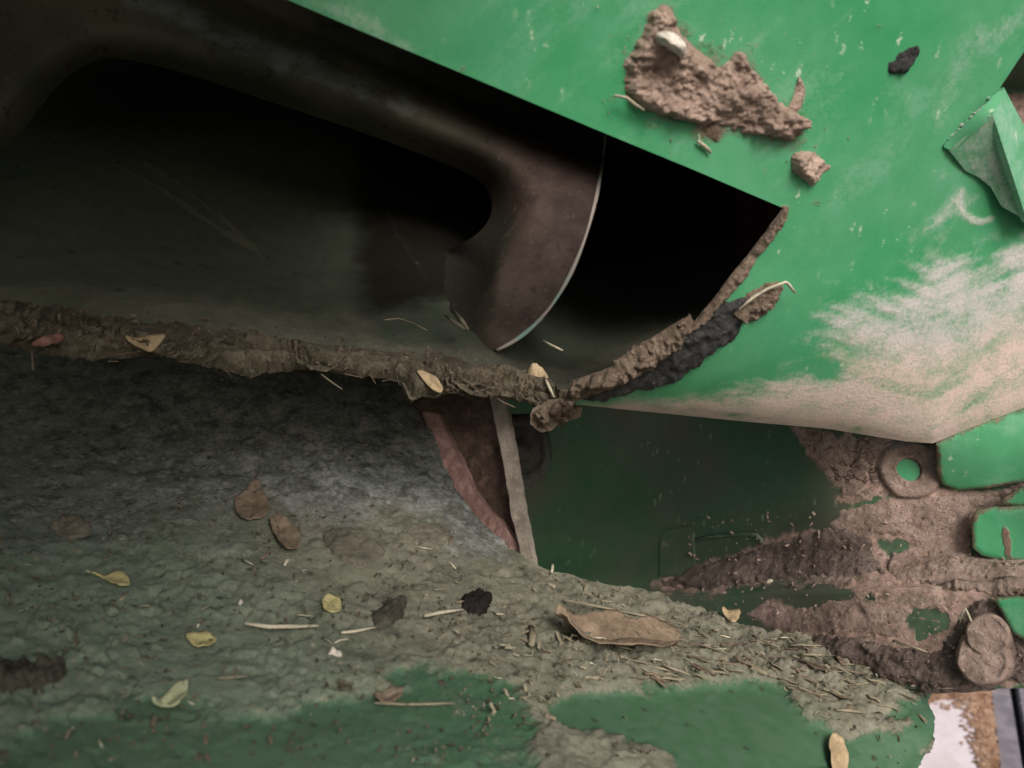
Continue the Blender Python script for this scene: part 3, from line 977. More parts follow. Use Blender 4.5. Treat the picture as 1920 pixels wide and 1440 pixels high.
# --- back wall
W_OUT = dens([(900, 690), (1500, 690), (1760, 825), (1830, 795), (1995, 735), (1995, 1290), (1750, 1292), (1560, 1290), (1300, 1240), (900, 1200)], 8)
CRUSTS = [
    ([(1485, 800), (1560, 806), (1700, 828), (1748, 834), (1752, 880), (1748, 915), (1700, 925), (1640, 935), (1600, 945), (1570, 940), (1575, 915), (1550, 885), (1525, 860), (1500, 830)],
     'cracked brown mud caked on the back wall beside the round hole', 0.0022, 20, .5, 31, 40),
    ([(1555, 985), (1580, 960), (1650, 938), (1720, 928), (1790, 926), (1870, 915), (1995, 885), (1995, 905), (1890, 935), (1820, 962), (1818, 1000), (1825, 1040), (1780, 1060), (1720, 1030), (1690, 1010), (1640, 1005), (1600, 1008)],
     'smooth reddish mud sheet on the back wall left of the rounded green plates', 0.0026, 18, .35, 32, 0),
    ([(1225, 1095), (1300, 1060), (1370, 1040), (1430, 1020), (1500, 1000), (1570, 990), (1640, 1005), (1640, 1040), (1660, 1075), (1560, 1085), (1430, 1095), (1300, 1108)],
     'dark dusty mud lying on the fold at the left of the back wall', 0.0036, 22, .4, 33, 0),
    ([(1655, 1060), (1670, 1035), (1720, 1030), (1780, 1045), (1830, 1048), (1995, 1062), (1995, 1120), (1880, 1118), (1800, 1105), (1730, 1098), (1680, 1085)],
     'thick brown mud heap on the wall fold under the rounded green plate', 0.0042, 18, .4, 34, 0),
    ([(1400, 1150), (1440, 1125), (1520, 1140), (1560, 1125), (1640, 1130), (1690, 1125), (1720, 1140), (1700, 1165), (1690, 1195), (1640, 1200), (1600, 1185), (1540, 1190), (1460, 1185)],
     'flaky reddish mud on the foot of the back wall left of the bare green spot', 0.0022, 22, .7, 35, 0),
    ([(1480, 1205), (1560, 1190), (1640, 1200), (1690, 1215), (1760, 1215), (1800, 1160), (1820, 1125), (1870, 1120), (1900, 1170), (1930, 1205), (1995, 1225), (1995, 1275), (1900, 1275), (1840, 1290), (1760, 1290), (1680, 1285), (1600, 1255), (1520, 1235)],
     'dark mud packed along the bottom of the back wall', 0.006, 20, .45, 36, 0),
]
assert len(CRUSTS) == 6
CP = [dens(c_[0], 10) for c_ in CRUSTS]


def mud_back(u, v, p):
    nz = 24 * fbm(np.stack([u, v, 0 * u], -1) / 40, 77, 5, .62)
    m = .04 + .22 * sstep(1480, 1640, u) * sstep(860, 1000, v) + .3 * sstep(80, 20, np.abs(v - 1150)) * sstep(1350, 1500, u) + .35 * sstep(40, 10, np.abs(v - 1090)) * sstep(1200, 1400, u)
    big_ = dens([(1225, 1100), (1330, 1050), (1500, 998), (1600, 1000), (1700, 930), (1820, 925), (1995, 890), (1995, 1295), (1600, 1295), (1380, 1150)], 10)
    m = np.maximum(m, (.40 + .25 * sstep(1450, 1650, u)) * sstep(-20, 22, sd(u, v, big_) + nz))
    for x_, y_, a_, b_ in ((1665, 1020, 34, 14), (1450, 1124, 70, 14), (1740, 1175, 30, 24), (1560, 1118, 40, 12), (1640, 1205, 45, 12), (1790, 1020, 40, 14), (1700, 953, 22, 9)):
        m = m - .75 * sstep(1.35, .7, np.hypot((u - x_) / a_, (v - y_) / b_) + nz / 13)
    for q in CP:
        m = np.maximum(m, .8 * sstep(-22, 14, sd(u, v, q) + nz))
    return np.clip(m, 0, 1)


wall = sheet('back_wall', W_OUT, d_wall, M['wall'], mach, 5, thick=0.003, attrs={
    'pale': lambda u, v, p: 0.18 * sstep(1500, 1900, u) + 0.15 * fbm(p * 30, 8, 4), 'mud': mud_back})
# raised plates on it
up = lambda f, k: (lambda u, v: f(u, v) - k)


def plate(poly, depth, thick, drip=None):
    poly = np.asarray(poly, float)

    def m(u, v, p):
        nz = fbm(np.stack([u, v, 0 * u], -1) / 22, int(poly[0, 1]), 5, .62)
        a = .62 * sstep(20, -2, sd(u, v, poly) + 16 * nz) + .12 * sstep(-.1, .5, nz)
        if drip:
            a = a + .7 * sstep(1.3, .5, np.hypot((u - drip[0]) / 9, (v - drip[1]) / 24) + 1.2 * nz)
        return np.clip(a, 0, 1)
    sheet('raised_plate', poly, depth, M['panel'], mach, 4, thick=thick, disp=lambda u, v, p: -.0016 * (1 - sstep(-1, 7, sd(u, v, poly))) + .0006 * fbm(p * 40, 3, 2),
          attrs={'pale': lambda u, v, p: .12 + .12 * fbm(np.stack([u, v, 0 * u], -1) / 60, 4, 3), 'mud': m, 'scuff': lambda u, v, p: .35 * sstep(-.1, .5, fbm(np.stack([u / 90, v / 40, 0 * u], -1), 5, 4))})


d_pl = lambda k: (lambda u, v: d_wall0(u, v) - k)
d_pl1 = tps([(x_, y_, float(d_panel(x_, y_ - 6.0)) + .002) for x_, y_ in ((1757, 836), (1830, 802), (1900, 776), (1990, 742))] +
            [(x_, y_, float(d_wall0(x_, y_)) - .006) for x_, y_ in ((1768, 912), (1850, 918), (1915, 905), (1990, 880))])
plate(dens([(1757, 832), (1832, 797), (1995, 736), (1995, 880), (1915, 905), (1850, 918), (1795, 922), (1768, 912), (1758, 890)], 5, False), d_pl1, .006)
plate(dens([(1875, 948), (1880, 936), (1910, 918), (1995, 890), (1995, 946), (1910, 950)], 5), d_pl(.012), .006)
plate(dens([(1822, 975), (1832, 958), (1855, 954), (1995, 946), (1995, 1062), (1880, 1052), (1840, 1042), (1824, 1028)], 5), d_pl(.014), .007, (1888, 1005))
plate(dens([(1862, 1122), (1995, 1115), (1995, 1225), (1930, 1205), (1900, 1190)], 5), d_pl(.062), .006)
# pressed channel and bead low on the wall's dark side
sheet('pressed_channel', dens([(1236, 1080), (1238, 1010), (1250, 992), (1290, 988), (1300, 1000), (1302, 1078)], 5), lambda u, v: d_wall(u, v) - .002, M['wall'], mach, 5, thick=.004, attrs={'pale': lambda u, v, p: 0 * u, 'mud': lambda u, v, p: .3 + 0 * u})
bu = np.array([1306, 1330, 1365, 1400, 1420, 1428, 1425])
bv = np.array([1012, 1006, 1003, 1001, 1003, 1012, 1020])
v_, f_ = tube(P(bu, bv, d_wall(bu, bv) - .001), .0016, 6)
mesh_obj('wall_bead', v_, f_, M['wall'], mach, {'pale': np.full(len(v_), .3), 'mud': np.full(len(v_), .3)})
# --- lower trough
C_OUT = dens([(-110, 630), (400, 650), (700, 690), (790, 735), (800, 790), (815, 830), (835, 885), (855, 925), (900, 985), (950, 1030), (1000, 1062), (1050, 1082), (1100, 1095), (1200, 1113), (1270, 1140), (1330, 1160),
              (1370, 1180), (1450, 1196), (1560, 1216), (1650, 1240), (1720, 1258), (1750, 1278), (1750, 1296), (1738, 1318), (1752, 1345), (1750, 1372), (1735, 1410), (1716, 1450), (1690, 1520), (-110, 1520)], 6)
G1 = dens([(1025, 1340), (1060, 1310), (1130, 1298), (1250, 1296), (1330, 1285), (1420, 1278), (1470, 1300), (1500, 1340), (1560, 1370), (1560, 1430), (1430, 1470), (1300, 1460), (1200, 1390), (1080, 1380)], 8, True)
G2 = dens([(640, 1300), (800, 1260), (960, 1290), (1010, 1360), (990, 1440), (960, 1520), (500, 1520), (430, 1440), (520, 1340)], 8, True)
G3 = dens([(60, 1380), (300, 1330), (480, 1370), (420, 1520), (-100, 1520)], 8, True)
G4 = dens([(1600, 1390), (1680, 1340), (1740, 1310), (1770, 1360), (1700, 1530), (1560, 1530)], 8, True)


def mud_trough(u, v, p):
    m = 0.95 + 0 * u
    nz = 48 * fbm(np.stack([u * .7, v * 1.8, 0 * u], -1) / 60, 31, 6, .66)
    for g, s in ((G1, .95), (G2, .62), (G3, .42), (G4, .8)):
        m = m - s * sstep(-22, 22, sd(u, v, g) + nz * (.6 if g is G1 else 1.5))
    m = m - .25 * sstep(1180, 1440, v) * sstep(900, 400, u)
    return np.clip(m, 0, 1)


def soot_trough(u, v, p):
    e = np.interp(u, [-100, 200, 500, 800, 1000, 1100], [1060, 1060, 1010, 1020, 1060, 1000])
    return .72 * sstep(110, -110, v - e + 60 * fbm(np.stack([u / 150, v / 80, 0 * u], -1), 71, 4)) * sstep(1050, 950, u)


def relief_trough(u, v, p):
    heap = sstep(1060, 1160, v) * sstep(1340, 1240, v - (u - 1000) * .05) * sstep(900, 1100, u)
    q = np.stack([u * .55, v * 1.25, 0 * u], -1)
    k = sstep(760, 900, v)
    lo = fbm(q / 95.0, 140, 3, .5)
    calm = sstep(-.25, .2, lo)
    h = 0.0018 * fbm(p * 45, 40, 4, .55) + (.25 + .75 * calm) * (.0007 * fbm(q / 9.0, 44, 4, .6)) * k
    fl = fbm(q / 48.0, 141, 6, .58)
    h = h + k * (.0011 * sstep(-.02, .03, fl - .12) + .0011 * sstep(-.02, .03, fl + .22) - .0025 * sstep(.05, .0, np.abs(fl - .02)) * calm)
    h = h + k * sstep(980, 1150, v) * .0016 * sstep(.1, .6, fbm(q / 20.0, 142, 4, .6))
    qh = np.stack([(u * .96 + v * .28) / 60, (v * .96 - u * .28) / 13, 0 * u], -1)
    h = h + heap * (0.0035 * np.abs(fbm(q / 26.0, 47, 5, .66)) + .0075 * np.abs(fbm(qh, 49, 5, .62))) * 1.5
    m = mud_trough(u, v, p)
    return h * (0.12 + 0.88 * m) + 0.002 * sstep(.25, .7, m)


sheet('lower_trough', C_OUT, d_trough, M['trough'], mach, 4.0, thick=0.004, disp=relief_trough, attrs={'mud': mud_trough, 'soot': soot_trough, 'green_bounce': lambda u, v, p: np.maximum(sstep(850, 150, u - (v - 1100) * .9), .08)}, back=True)  # last mask paints green bounce light, stronger to the left
# added unseen sheets beyond the frame, shaped to block light from above and left
def quad_strip(name, pts, mat):
    pts = np.array([np.array([x, y, -z]) @ RM.T + np.array([0, 0, CAM_H]) for x, y, z in pts])
    return mesh_obj(name, pts, [tuple(range(len(pts)))], mat, mach, {'pale': np.zeros(len(pts)), 'mud': np.full(len(pts), .3)}, smooth=False)


quad_strip('left_light_blocker', [(-.66, .32, 1.0), (-.52, .32, -.25), (-.52, -.45, -.25), (-.66, -.45, 1.0)], M['wall'])  # unseen, added to keep light off the left side
quad_strip('top_light_blocker', [(-.62, .33, .85), (-.02, .33, .85), (.05, .33, -.02), (.18, .33, -.05), (.18, .33, -.60), (-.52, .32, -.60)], M['wall'])  # unseen, added to shade the trough but not the panel

# ---------------------------------------------------------------- auger in the lower trough
aug = empty('auger', tuple(P(960, 880, .74).ravel()))
tag(aug, 'rusty auger flight with grey worn edge standing behind the lower trough', 'auger')
d_bl = tps([(770, 730, .775), (930, 730, .75), (850, 900, .75), (1000, 1065, .69), (960, 900, .725)])
sheet('flight', dens([(770, 725), (935, 725), (955, 800), (975, 950), (1000, 1068), (930, 1030), (860, 950), (815, 860), (785, 780)], 5), d_bl, M['blade'], aug, 5, disp=lambda u, v, p: .003 * fbm(p * 90, 3, 5, .6), thick=.006)
d_rm = up(d_bl, .012)
sheet('flight_rim', dens([(792, 770), (822, 776), (850, 838), (866, 870), (884, 915), (915, 955), (938, 975), (985, 1040), (1003, 1068), (960, 1045), (925, 1018), (880, 975), (846, 920), (812, 840)], 4, False, 3, 10), d_rm, M['rim_rust'], aug, 4,
      disp=lambda u, v, p: .003 * fbm(p * 170, 5, 4, .6), thick=.01)
d_ed = up(d_bl, .02)
sheet('worn_edge', dens([(915, 728), (936, 724), (948, 760), (962, 840), (978, 940), (992, 1010), (1003, 1068), (978, 1042), (958, 960), (946, 880), (930, 800)], 4, False, 2.0, 9), d_ed, M['edge_grey'], aug, 4,
      disp=lambda u, v, p: .001 * fbm(p * 200, 6, 3), thick=.008)
sc_ = P(978, 845, .77).ravel()
nv_ = np.array([0, 0, 1.0]) @ RM.T
r_s = .77 / F * 66
lathe(sc_, nv_ + np.array([.25, 0, 0]), [(r_s, -.06), (r_s, -.004), (r_s * .95, .002), (r_s * .7, .004), (r_s * .66, -.006), (r_s * .3, -.006), (r_s * .25, .003), (r_s * .05, .004)], M['shaft'], 'shaft_end', aug, 40, .004, 4)

# ---------------------------------------------------------------- mud
def mud(name, poly, base, mat, label, cat='mud clump', **k):
    o = patch(name, poly, base, mat, **k)
    return tag(o, label, cat)


mud('mud_clump', [(1172, 175), (1180, 110), (1205, 60), (1228, 25), (1245, 8), (1262, 22), (1275, 55), (1300, 85), (1318, 108), (1335, 118), (1352, 130), (1368, 118), (1378, 98), (1396, 96), (1412, 130), (1432, 165), (1455, 185),
                  (1490, 212), (1518, 228), (1505, 248), (1480, 264), (1462, 262), (1400, 250), (1340, 232), (1290, 226), (1240, 216), (1195, 200)], d_panel, M['mud_pink'],
    'large dried pinkish mud clump stuck on the upper green panel', h=.009, edge=14, rough=.42, nscale=230, step=2.5, seed=3, jag=6, smooth=False)
mud('mud_clump', [(1488, 290), (1505, 282), (1530, 290), (1556, 312), (1545, 325), (1520, 345), (1500, 335), (1485, 315)], d_panel, M['mud_pink'],
    'small round pinkish mud lump above the corner of the dark opening', h=.008, edge=12, rough=.5, nscale=300, step=2.5, seed=8)
mud('mud_clump', [(1480, 205), (1492, 178), (1500, 150), (1508, 175), (1502, 200), (1490, 212)], d_panel, M['mud_pink'],
    'thin mud smear above the right tip of the large mud clump', h=.002, edge=10, nscale=300, step=2.5, seed=18)
mud('mud_clump', [(1300, 225), (1320, 250), (1345, 266), (1352, 250), (1345, 232), (1325, 222)], d_panel, M['mud_crumb'],
    'thin brown mud flake under the large mud clump', h=.002, edge=10, nscale=300, step=2.5, seed=28)
mud('grease_blob', [(1662, 130), (1672, 110), (1700, 90), (1722, 84), (1720, 105), (1706, 128), (1690, 140), (1672, 138)], d_panel, M['tar'],
    'dark grey blob stuck high on the upper green panel', 'grease', h=.005, edge=9, rough=.4, nscale=260, step=2.5, seed=12)
mud('grease_smear', [(1075, 750), (1140, 728), (1215, 690), (1290, 620), (1345, 570), (1400, 560), (1420, 570), (1390, 610), (1378, 640), (1345, 650), (1310, 685), (1262, 718), (1190, 738), (1130, 752)], d_panel, M['tar'],
    'blackish grease smear along the lower rim of the dark opening', 'grease', h=.0045, edge=12, rough=.5, nscale=260, step=3, seed=14, smooth=False, jag=3)
mud('mud_clump', [(1370, 585), (1385, 562), (1410, 545), (1440, 530), (1465, 535), (1455, 560), (1430, 590), (1405, 600), (1380, 600)], d_panel, M['mud_crumb'],
    'brown mud lump at the upper end of the black grease smear, under a bent straw', h=.007, edge=12, rough=.6, nscale=260, step=2.5, seed=15)
d_rim = lambda u, v: plane_panel(u, v) + np.interp(np.asarray(u, float) + 0 * v, [1050, 1150, 1300], [.036, .010, .000]) - .005
mud('mud_crust', [(1060, 752), (1075, 715), (1150, 690), (1215, 645), (1270, 610), (1290, 600), (1300, 612), (1270, 650), (1220, 690), (1150, 726), (1095, 748)], d_rim, M['mud_crumb'],
    'crumbly brown mud ridge along the curved rim at the right of the dark opening', 'mud crust', h=.011, edge=13, rough=.55, nscale=330, step=2.5, seed=16, smooth=False, jag=2, back=True)
mud('mud_crust', [(1345, 560), (1400, 490), (1450, 425), (1472, 392), (1478, 400), (1458, 435), (1408, 505), (1365, 560), (1310, 618), (1290, 625)], up(plane_panel, .002), M['mud_crumb'],
    'thin mud line along the sheet edge right of the dark opening', 'mud crust', h=.004, edge=7, rough=.7, nscale=330, step=2.5, seed=17, smooth=False, jag=2, back=True)

# ledge mud between the two troughs
LEDGE = [(-90, 520), (0, 545), (120, 565), (250, 585), (380, 600), (460, 606), (600, 628), (720, 642), (800, 648), (860, 655), (900, 668), (955, 688), (1010, 712), (1065, 738), (1088, 762), (1076, 786), (1050, 800), (1022, 795), (1002, 785),
         (1008, 765), (990, 752), (930, 744), (870, 736), (832, 738), (800, 730), (765, 726), (745, 704), (700, 700), (640, 698), (610, 690), (560, 690), (500, 688), (470, 694), (430, 682), (330, 672), (230, 662), (120, 655), (0, 650), (-90, 650)]
d_ledge = tps([(-90, 510, .53), (0, 545, .52), (0, 600, .455), (0, 650, .452), (0, 690, .455), (300, 590, .555), (300, 630, .505), (300, 670, .502), (300, 700, .505), (600, 625, .60), (600, 660, .552), (600, 698, .548), (600, 730, .55),
               (880, 655, .62), (880, 695, .578), (880, 740, .575), (880, 770, .578), (1060, 735, .575), (1060, 770, .572), (1040, 800, .575)])


def led_rel(u, v, p):
    mid = np.interp(u, [-90, 0, 300, 600, 800, 1060], [590, 600, 632, 664, 690, 760])
    w = v - mid + 9 * fbm(np.stack([u / 120, 0 * u, 0 * u], -1), 61, 2)
    a = fbm(np.stack([u / 70, w / 10, 0 * u], -1), 60, 5, .6)
    b = fbm(np.stack([u / 22, w / 12, 0 * u], -1), 64, 4, .6)
    k = sstep(-70, -20, w)
    top = np.interp(u, [-90, 0, 120, 250, 380, 460, 600, 720, 800, 860, 900, 955, 1010, 1065], [520, 545, 565, 585, 600, 606, 628, 642, 648, 655, 668, 688, 712, 738])
    nz = fbm(np.stack([u / 95, v / 30, 0 * u], -1), 68, 4, .55)
    fade = sstep(46, 4, v - top + 34 * nz) * sstep(960, 840, u) * sstep(62, 34, v - top)
    c_ = np.abs(fbm(np.stack([u / 34, w / 6.5, 0 * u + 3], -1), 69, 4, .6))
    return (.0075 * a + .0032 * b - .006 * sstep(.16, .0, c_)) * (.35 + .65 * k) + .005 * k * (1 - sstep(20, 60, w)) - .02 * fade


led = sheet('mud_ledge', dens(dens(LEDGE, 12, False, 13, 55, 9), 2.5, False, 9, 12, 5), up(d_ledge, .016), M['mud_grey'], None, 2.5, thick=.005, disp=led_rel)
tag(led, 'long layered ledge of grey mud hanging between the upper and lower troughs', 'mud crust')
mud('mud_clump', [(1003, 792), (1010, 770), (1035, 755), (1062, 752), (1084, 764), (1078, 780), (1052, 790), (1035, 798), (1022, 800)], lambda u, v: np.full(np.broadcast(u, v).shape, .548), M['mud_crumb'],
    'pale mud lump hanging under the junction of the ledge and the panel', h=.010, edge=16, rough=1.1, nscale=280, step=2, seed=22, back=True, jag=9, smooth=False)
mud('mud_clump', [(760, 705), (790, 700), (815, 712), (826, 722), (815, 740), (790, 735), (776, 742), (768, 728)], up(d_ledge, .018), M['mud_grey'],
    'mud tatter hanging below the ledge beside the tan leaf', h=.007, edge=9, rough=.5, nscale=280, step=2.5, seed=23, back=True)
# mud caked on the back wall
for q_, lab_, h_, e_, r_, s_, c_ in CRUSTS:
    mud('mud_crust', q_, d_wall, M['mud_cracked' if s_ == 31 else 'mud_dusty' if s_ in (33, 36) else 'mud_wall'], lab_, 'mud crust', h=h_, edge=e_, rough=r_, step=3, seed=s_, smooth=False, jag=3, cell=c_)
# ring boss with a green centred hole, and two muddy bolt heads
hb = on(d_wall, 1704, 880, .001)[0]
hn = nrm_at(d_wall, 1706, 880)
s1 = px(d_wall, 1706, 880, 1)
ring = lathe(hb, hn, [(s1 * 60, -.004), (s1 * 54, .0014), (s1 * 48, .0028), (s1 * 40, .0024), (s1 * 30, .0014), (s1 * 25, .0026), (s1 * 21, .0015), (s1 * 20, -.002)], M['mud_wall'], 'ring_boss', mach, 40, .0022, 2)
lathe(on(d_wall, 1700, 882, .0022)[0], hn, [(s1 * 22, 0), (s1 * 12, .0003), (s1 * 2, .0004)], M['panel'], 'ring_hole', ring, 20)
for (u, v, r_) in ((1858, 1185, 42), (1850, 1232, 50)):
    c = on(d_wall, u, v, .012)[0]
    q = px(d_wall, u, v, r_)
    lathe(c, nrm_at(d_wall, u, v) + np.array([0, 0, .1]), [(q * 1.1, -.014), (q, -.004), (q * .9, .0015), (q * .78, .003), (q * .72, .0022), (q * .45, .004), (q * .1, .0045)], M['mud_wall'], 'bolt_head', mach, 36, .0035, int(u))

# ---------------------------------------------------------------- straws, leaves, clods
T = up(d_trough, 0.0)


def bed(surf, u, v):
    """height of the mud relief already lying on that surface"""
    u, v = np.atleast_1d(np.asarray(u, float)), np.atleast_1d(np.asarray(v, float))
    return relief_trough(u, v, P(u, v, d_trough(u, v))) if surf is T else 0.0 * u


def straw(poly, w, surf, mat, label=None, lift=.0016, name='straw_piece', cat='straw', group=None, flat=.6):
    q = np.array(poly, float)
    if len(q) == 2:
        q = np.array([q[0], q[0] * .66 + q[1] * .34 + rng.normal(0, .8, 2), q[0] * .33 + q[1] * .67 + rng.normal(0, .8, 2), q[1]])
    bd_ = bed(surf, q[:, 0], q[:, 1])
    pts = on(surf, q[:, 0], q[:, 1], 0) + surf_normal(q[:, 0], q[:, 1], surf) * (lift + .1 * bd_ + .8 * bd_.max())[:, None]
    r_ = float(surf(q[:1, 0], q[:1, 1])[0]) / F * w / 2 * (1.0 if group else 1.45)
    rad = np.full(len(q), r_)
    rad[0] *= .7
    rad[-1] *= .6
    v_, f_ = tube(pts, rad, 6, flat)
    o = mesh_obj(name, v_, f_, mat)
    return tag(o, label, cat, group)


def leaf(poly, surf, mat, label, curl=.004, lift=.003, name='leaf', cat='leaf', rib=True, step=2.5):
    pl = dens(poly, 3, True)
    c = pl.mean(0)
    w = pl - c
    _, _, vt = np.linalg.svd(w, full_matrices=False)
    ax = vt[0]

    def dd(u, v, p):
        a = (u - c[0]) * ax[0] + (v - c[1]) * ax[1]
        b = -(u - c[0]) * ax[1] + (v - c[1]) * ax[0]
        L = np.abs(w @ ax).max()
        Wd = np.abs(w @ np.array([-ax[1], ax[0]])).max()
        return lift * .5 + (np.percentile(bed(surf, pl[:, 0], pl[:, 1]), 75) if surf is T else 0) + .0012 * fbm(np.stack([u / 14, v / 9, 0 * u], -1), int(c[0]), 3) + .42 * curl * ((a / L) ** 2 * .8 + .5 * np.abs(b / Wd) - .35 * np.exp(-(b / (Wd * .14)) ** 2) + .2 * np.sin(a / L * 5)) + .0006 * fbm(p * 200, 3, 3)
    o = sheet(name, pl, surf, mat, None, step, thick=-lift + .0002, disp=dd) if False else sheet(name, pl, lambda u, v: surf(u, v), mat, None, step, thick=0.0, disp=dd, back=False)
    m = o.modifiers.new('thickness', 'SOLIDIFY')
    m.thickness = .0007
    return tag(o, label, cat)


PN, W_, IN, LD = d_panel, up(d_wall, .012), d_inner, up(d_ledge, .021)
straw([(458, 1189), (500, 1195), (550, 1195), (592, 1193)], 10, T, M['straw'], 'longest pale straw lying flat on the lower trough, level')
straw([(636, 1203), (660, 1200), (700, 1192)], 8, T, M['straw'], 'pale straw just right of the longest straw on the trough')
straw([(792, 1170), (820, 1164), (862, 1157)], 9, T, M['straw'], 'pale straw poking out from the black clod')
straw([(404, 1293), (430, 1291), (458, 1289)], 7, T, M['straw_dull'], 'short dull straw on the green part below the pale leaf')
straw([(700, 1328), (760, 1331), (810, 1330), (850, 1328)], 7, T, M['straw_dull'], 'long dull straw on the bare green trough near the bottom')
straw([(990, 1190), (993, 1208), (990, 1226)], 11, T, M['straw_dull'], 'short upright straw left of the large curled brown leaf')
straw([(1048, 1146), (1120, 1160), (1200, 1176), (1275, 1192)], 6, T, M['straw_dull'], 'long thin twig above the large curled brown leaf', lift=.004, name='twig', cat='twig')
straw([(1020, 668), (1036, 677), (1055, 686)], 6, LD, M['straw'], 'short bright straw inside the dark opening on the crumbly mud', lift=.012)
straw([(1026, 720), (1034, 735), (1042, 748)], 7, LD, M['straw'], 'pale splinter at the junction of the mud ledge', lift=.004)
straw([(718, 615), (745, 612), (775, 622), (798, 634)], 4, LD, M['straw_dull'], 'thin straw lying along the top of the mud ledge', lift=.006)
straw([(848, 612), (862, 628), (876, 648)], 8, LD, M['straw_dull'], 'leaning straw at the foot of the brown duct, right one', lift=.012)
straw([(832, 622), (850, 636), (868, 648)], 7, LD, M['straw_dull'], 'leaning straw at the foot of the brown duct, left one', lift=.012)
straw([(600, 700), (620, 716), (640, 731)], 4, LD, M['straw_dull'], 'fine straw hanging below the mud ledge into the shadow', lift=.002)
straw([(1374, 570), (1398, 550), (1425, 533), (1460, 520), (1464, 523), (1478, 540)], 6, PN, M['straw'], 'bent pale straw on the green panel beside the dark opening', lift=.008)
straw([(1305, 263), (1318, 273), (1330, 285)], 8, PN, M['straw'], 'short tan straw on the panel below the large mud clump', lift=.002)
straw([(1440, 1096), (1450, 1090)], 8, W_, M['straw'], 'tiny white straw on the dark dusty fold of the back wall')
straw([(1675, 1200), (1720, 1215), (1740, 1222)], 6, up(d_wall, .02), M['straw_dull'], 'dull straw across the mud left of the bolt heads')
straw([(1800, 1160), (1812, 1140), (1822, 1165)], 7, up(d_wall, .022), M['straw'], 'bent tan straw on the mud above the bolt heads')
straw([(1150, 178), (1172, 182), (1190, 196), (1206, 206)], 6, up(PN, .004), M['straw'], 'pale root whisker at the left tip of the large mud clump', name='root', cat='root')
straw([(1030, 1082), (1032, 1066)], 4, T, M['straw'], 'tiny upright straw on the rim of the lower trough')
leaf([(160, 1088), (195, 1092), (222, 1090), (240, 1102), (243, 1113), (225, 1116), (205, 1108), (190, 1097)], T, M['leaf_yellow'], 'yellow leaf with a long pale stalk, leftmost on the trough', .004)
leaf([(600, 1146), (608, 1136), (625, 1135), (635, 1148), (633, 1164), (618, 1167), (604, 1160)], T, M['leaf_yellow'], 'round bright yellow leaf above the longest straw', .003, name='leaf')
leaf([(346, 1214), (362, 1203), (385, 1204), (404, 1216), (390, 1228), (368, 1231)], T, M['leaf_yellow'], 'oval pale yellow leaf below and left of the longest straw', .004)
leaf([(278, 1342), (300, 1330), (325, 1310), (345, 1306), (347, 1325), (330, 1345), (300, 1350)], T, M['leaf_pale'], 'pale greenish leaf near the bottom left of the trough', .008)
leaf([(238, 640), (270, 636), (305, 632), (296, 648), (280, 660), (258, 652)], LD, M['leaf_tan'], 'yellowish leaf stuck in the left part of the mud ledge', .004)
leaf([(782, 706), (800, 708), (822, 718), (832, 732), (826, 740), (810, 736), (795, 722)], LD, M['leaf_tan'], 'tan leaf hanging under the mud ledge', .004, .008)
leaf([(452, 985), (440, 950), (465, 930), (478, 905), (492, 930), (505, 965), (490, 985)], T, M['leaf_brown'], 'grey brown leaf on the slope of the lower trough', .005)
leaf([(505, 990), (530, 985), (555, 1008), (560, 1040), (535, 1048), (518, 1025)], T, M['leaf_brown'], 'curled brown leaf below the grey brown leaf', .008, .004)
leaf([(50, 650), (70, 640), (105, 638), (112, 648), (80, 656)], LD, M['red_scrap'], 'small red scrap at the left end of the mud ledge', .002, .008, 'red_scrap', 'scrap')
leaf([(1345, 1172), (1360, 1170), (1380, 1173), (1378, 1190), (1365, 1195)], T, M['leaf_tan'], 'small tan flake on the trough rim above the chaff', .004, .006, 'flake', 'flake')
leaf([(1548, 1440), (1545, 1400), (1560, 1385), (1575, 1410), (1578, 1450), (1565, 1480)], T, M['leaf_tan'], 'upright tan husk at the bottom edge of the trough', .006, .006, 'husk', 'husk')
leaf([(700, 1316), (720, 1302), (752, 1300), (748, 1318), (722, 1328)], T, M['leaf_brown'], 'small brown leaf above the long dull straw', .005, .003)
leaf([(1022, 1196), (1060, 1200), (1100, 1184), (1138, 1184), (1165, 1202), (1205, 1204), (1250, 1226), (1252, 1248), (1215, 1262), (1160, 1258), (1110, 1240), (1060, 1234), (1036, 1218)], T, M['leaf_pod'],
     'large curled brown leaf lying in the chaff on the trough', .03, .007, 'curled_leaf', 'leaf')
mud('mud_clod', [(862, 1145), (872, 1126), (900, 1124), (916, 1135), (908, 1160), (885, 1163)], T, M['clod_dark'], 'black clod at the end of a pale straw on the trough', 'clod', h=.010, edge=10, rough=.4, nscale=260, step=2.5, seed=43)
mud('mud_clod', [(-40, 1262), (10, 1252), (60, 1256), (112, 1254), (125, 1275), (105, 1298), (50, 1306), (-40, 1310)], T, M['mud_dark'], 'dark flat clod at the left edge of the lower trough', 'clod', h=.006, edge=16, rough=.6, step=3, seed=52)
mud('mud_clod', [(690, 1165), (720, 1140), (760, 1130), (752, 1165), (730, 1188), (700, 1186)], T, M['mud_dark'], 'dark brown clod between the round yellow leaf and the black clod', 'clod', h=.005, edge=14, rough=.6, step=3, seed=53)
mud('mud_flake', [(600, 1010), (640, 1000), (690, 1015), (720, 1050), (680, 1075), (630, 1060)], T, M['mud_flake'], 'thin grey mud flake on the slope of the lower trough, right of the brown leaves', 'mud flake', h=.003, edge=10, rough=.3, step=3, seed=54)
mud('mud_flake', [(770, 990), (820, 985), (845, 1010), (820, 1040), (785, 1030)], T, M['mud_flake'], 'small grey mud flake near the curved right rim of the lower trough', 'mud flake', h=.0025, edge=10, rough=.3, step=3, seed=55)
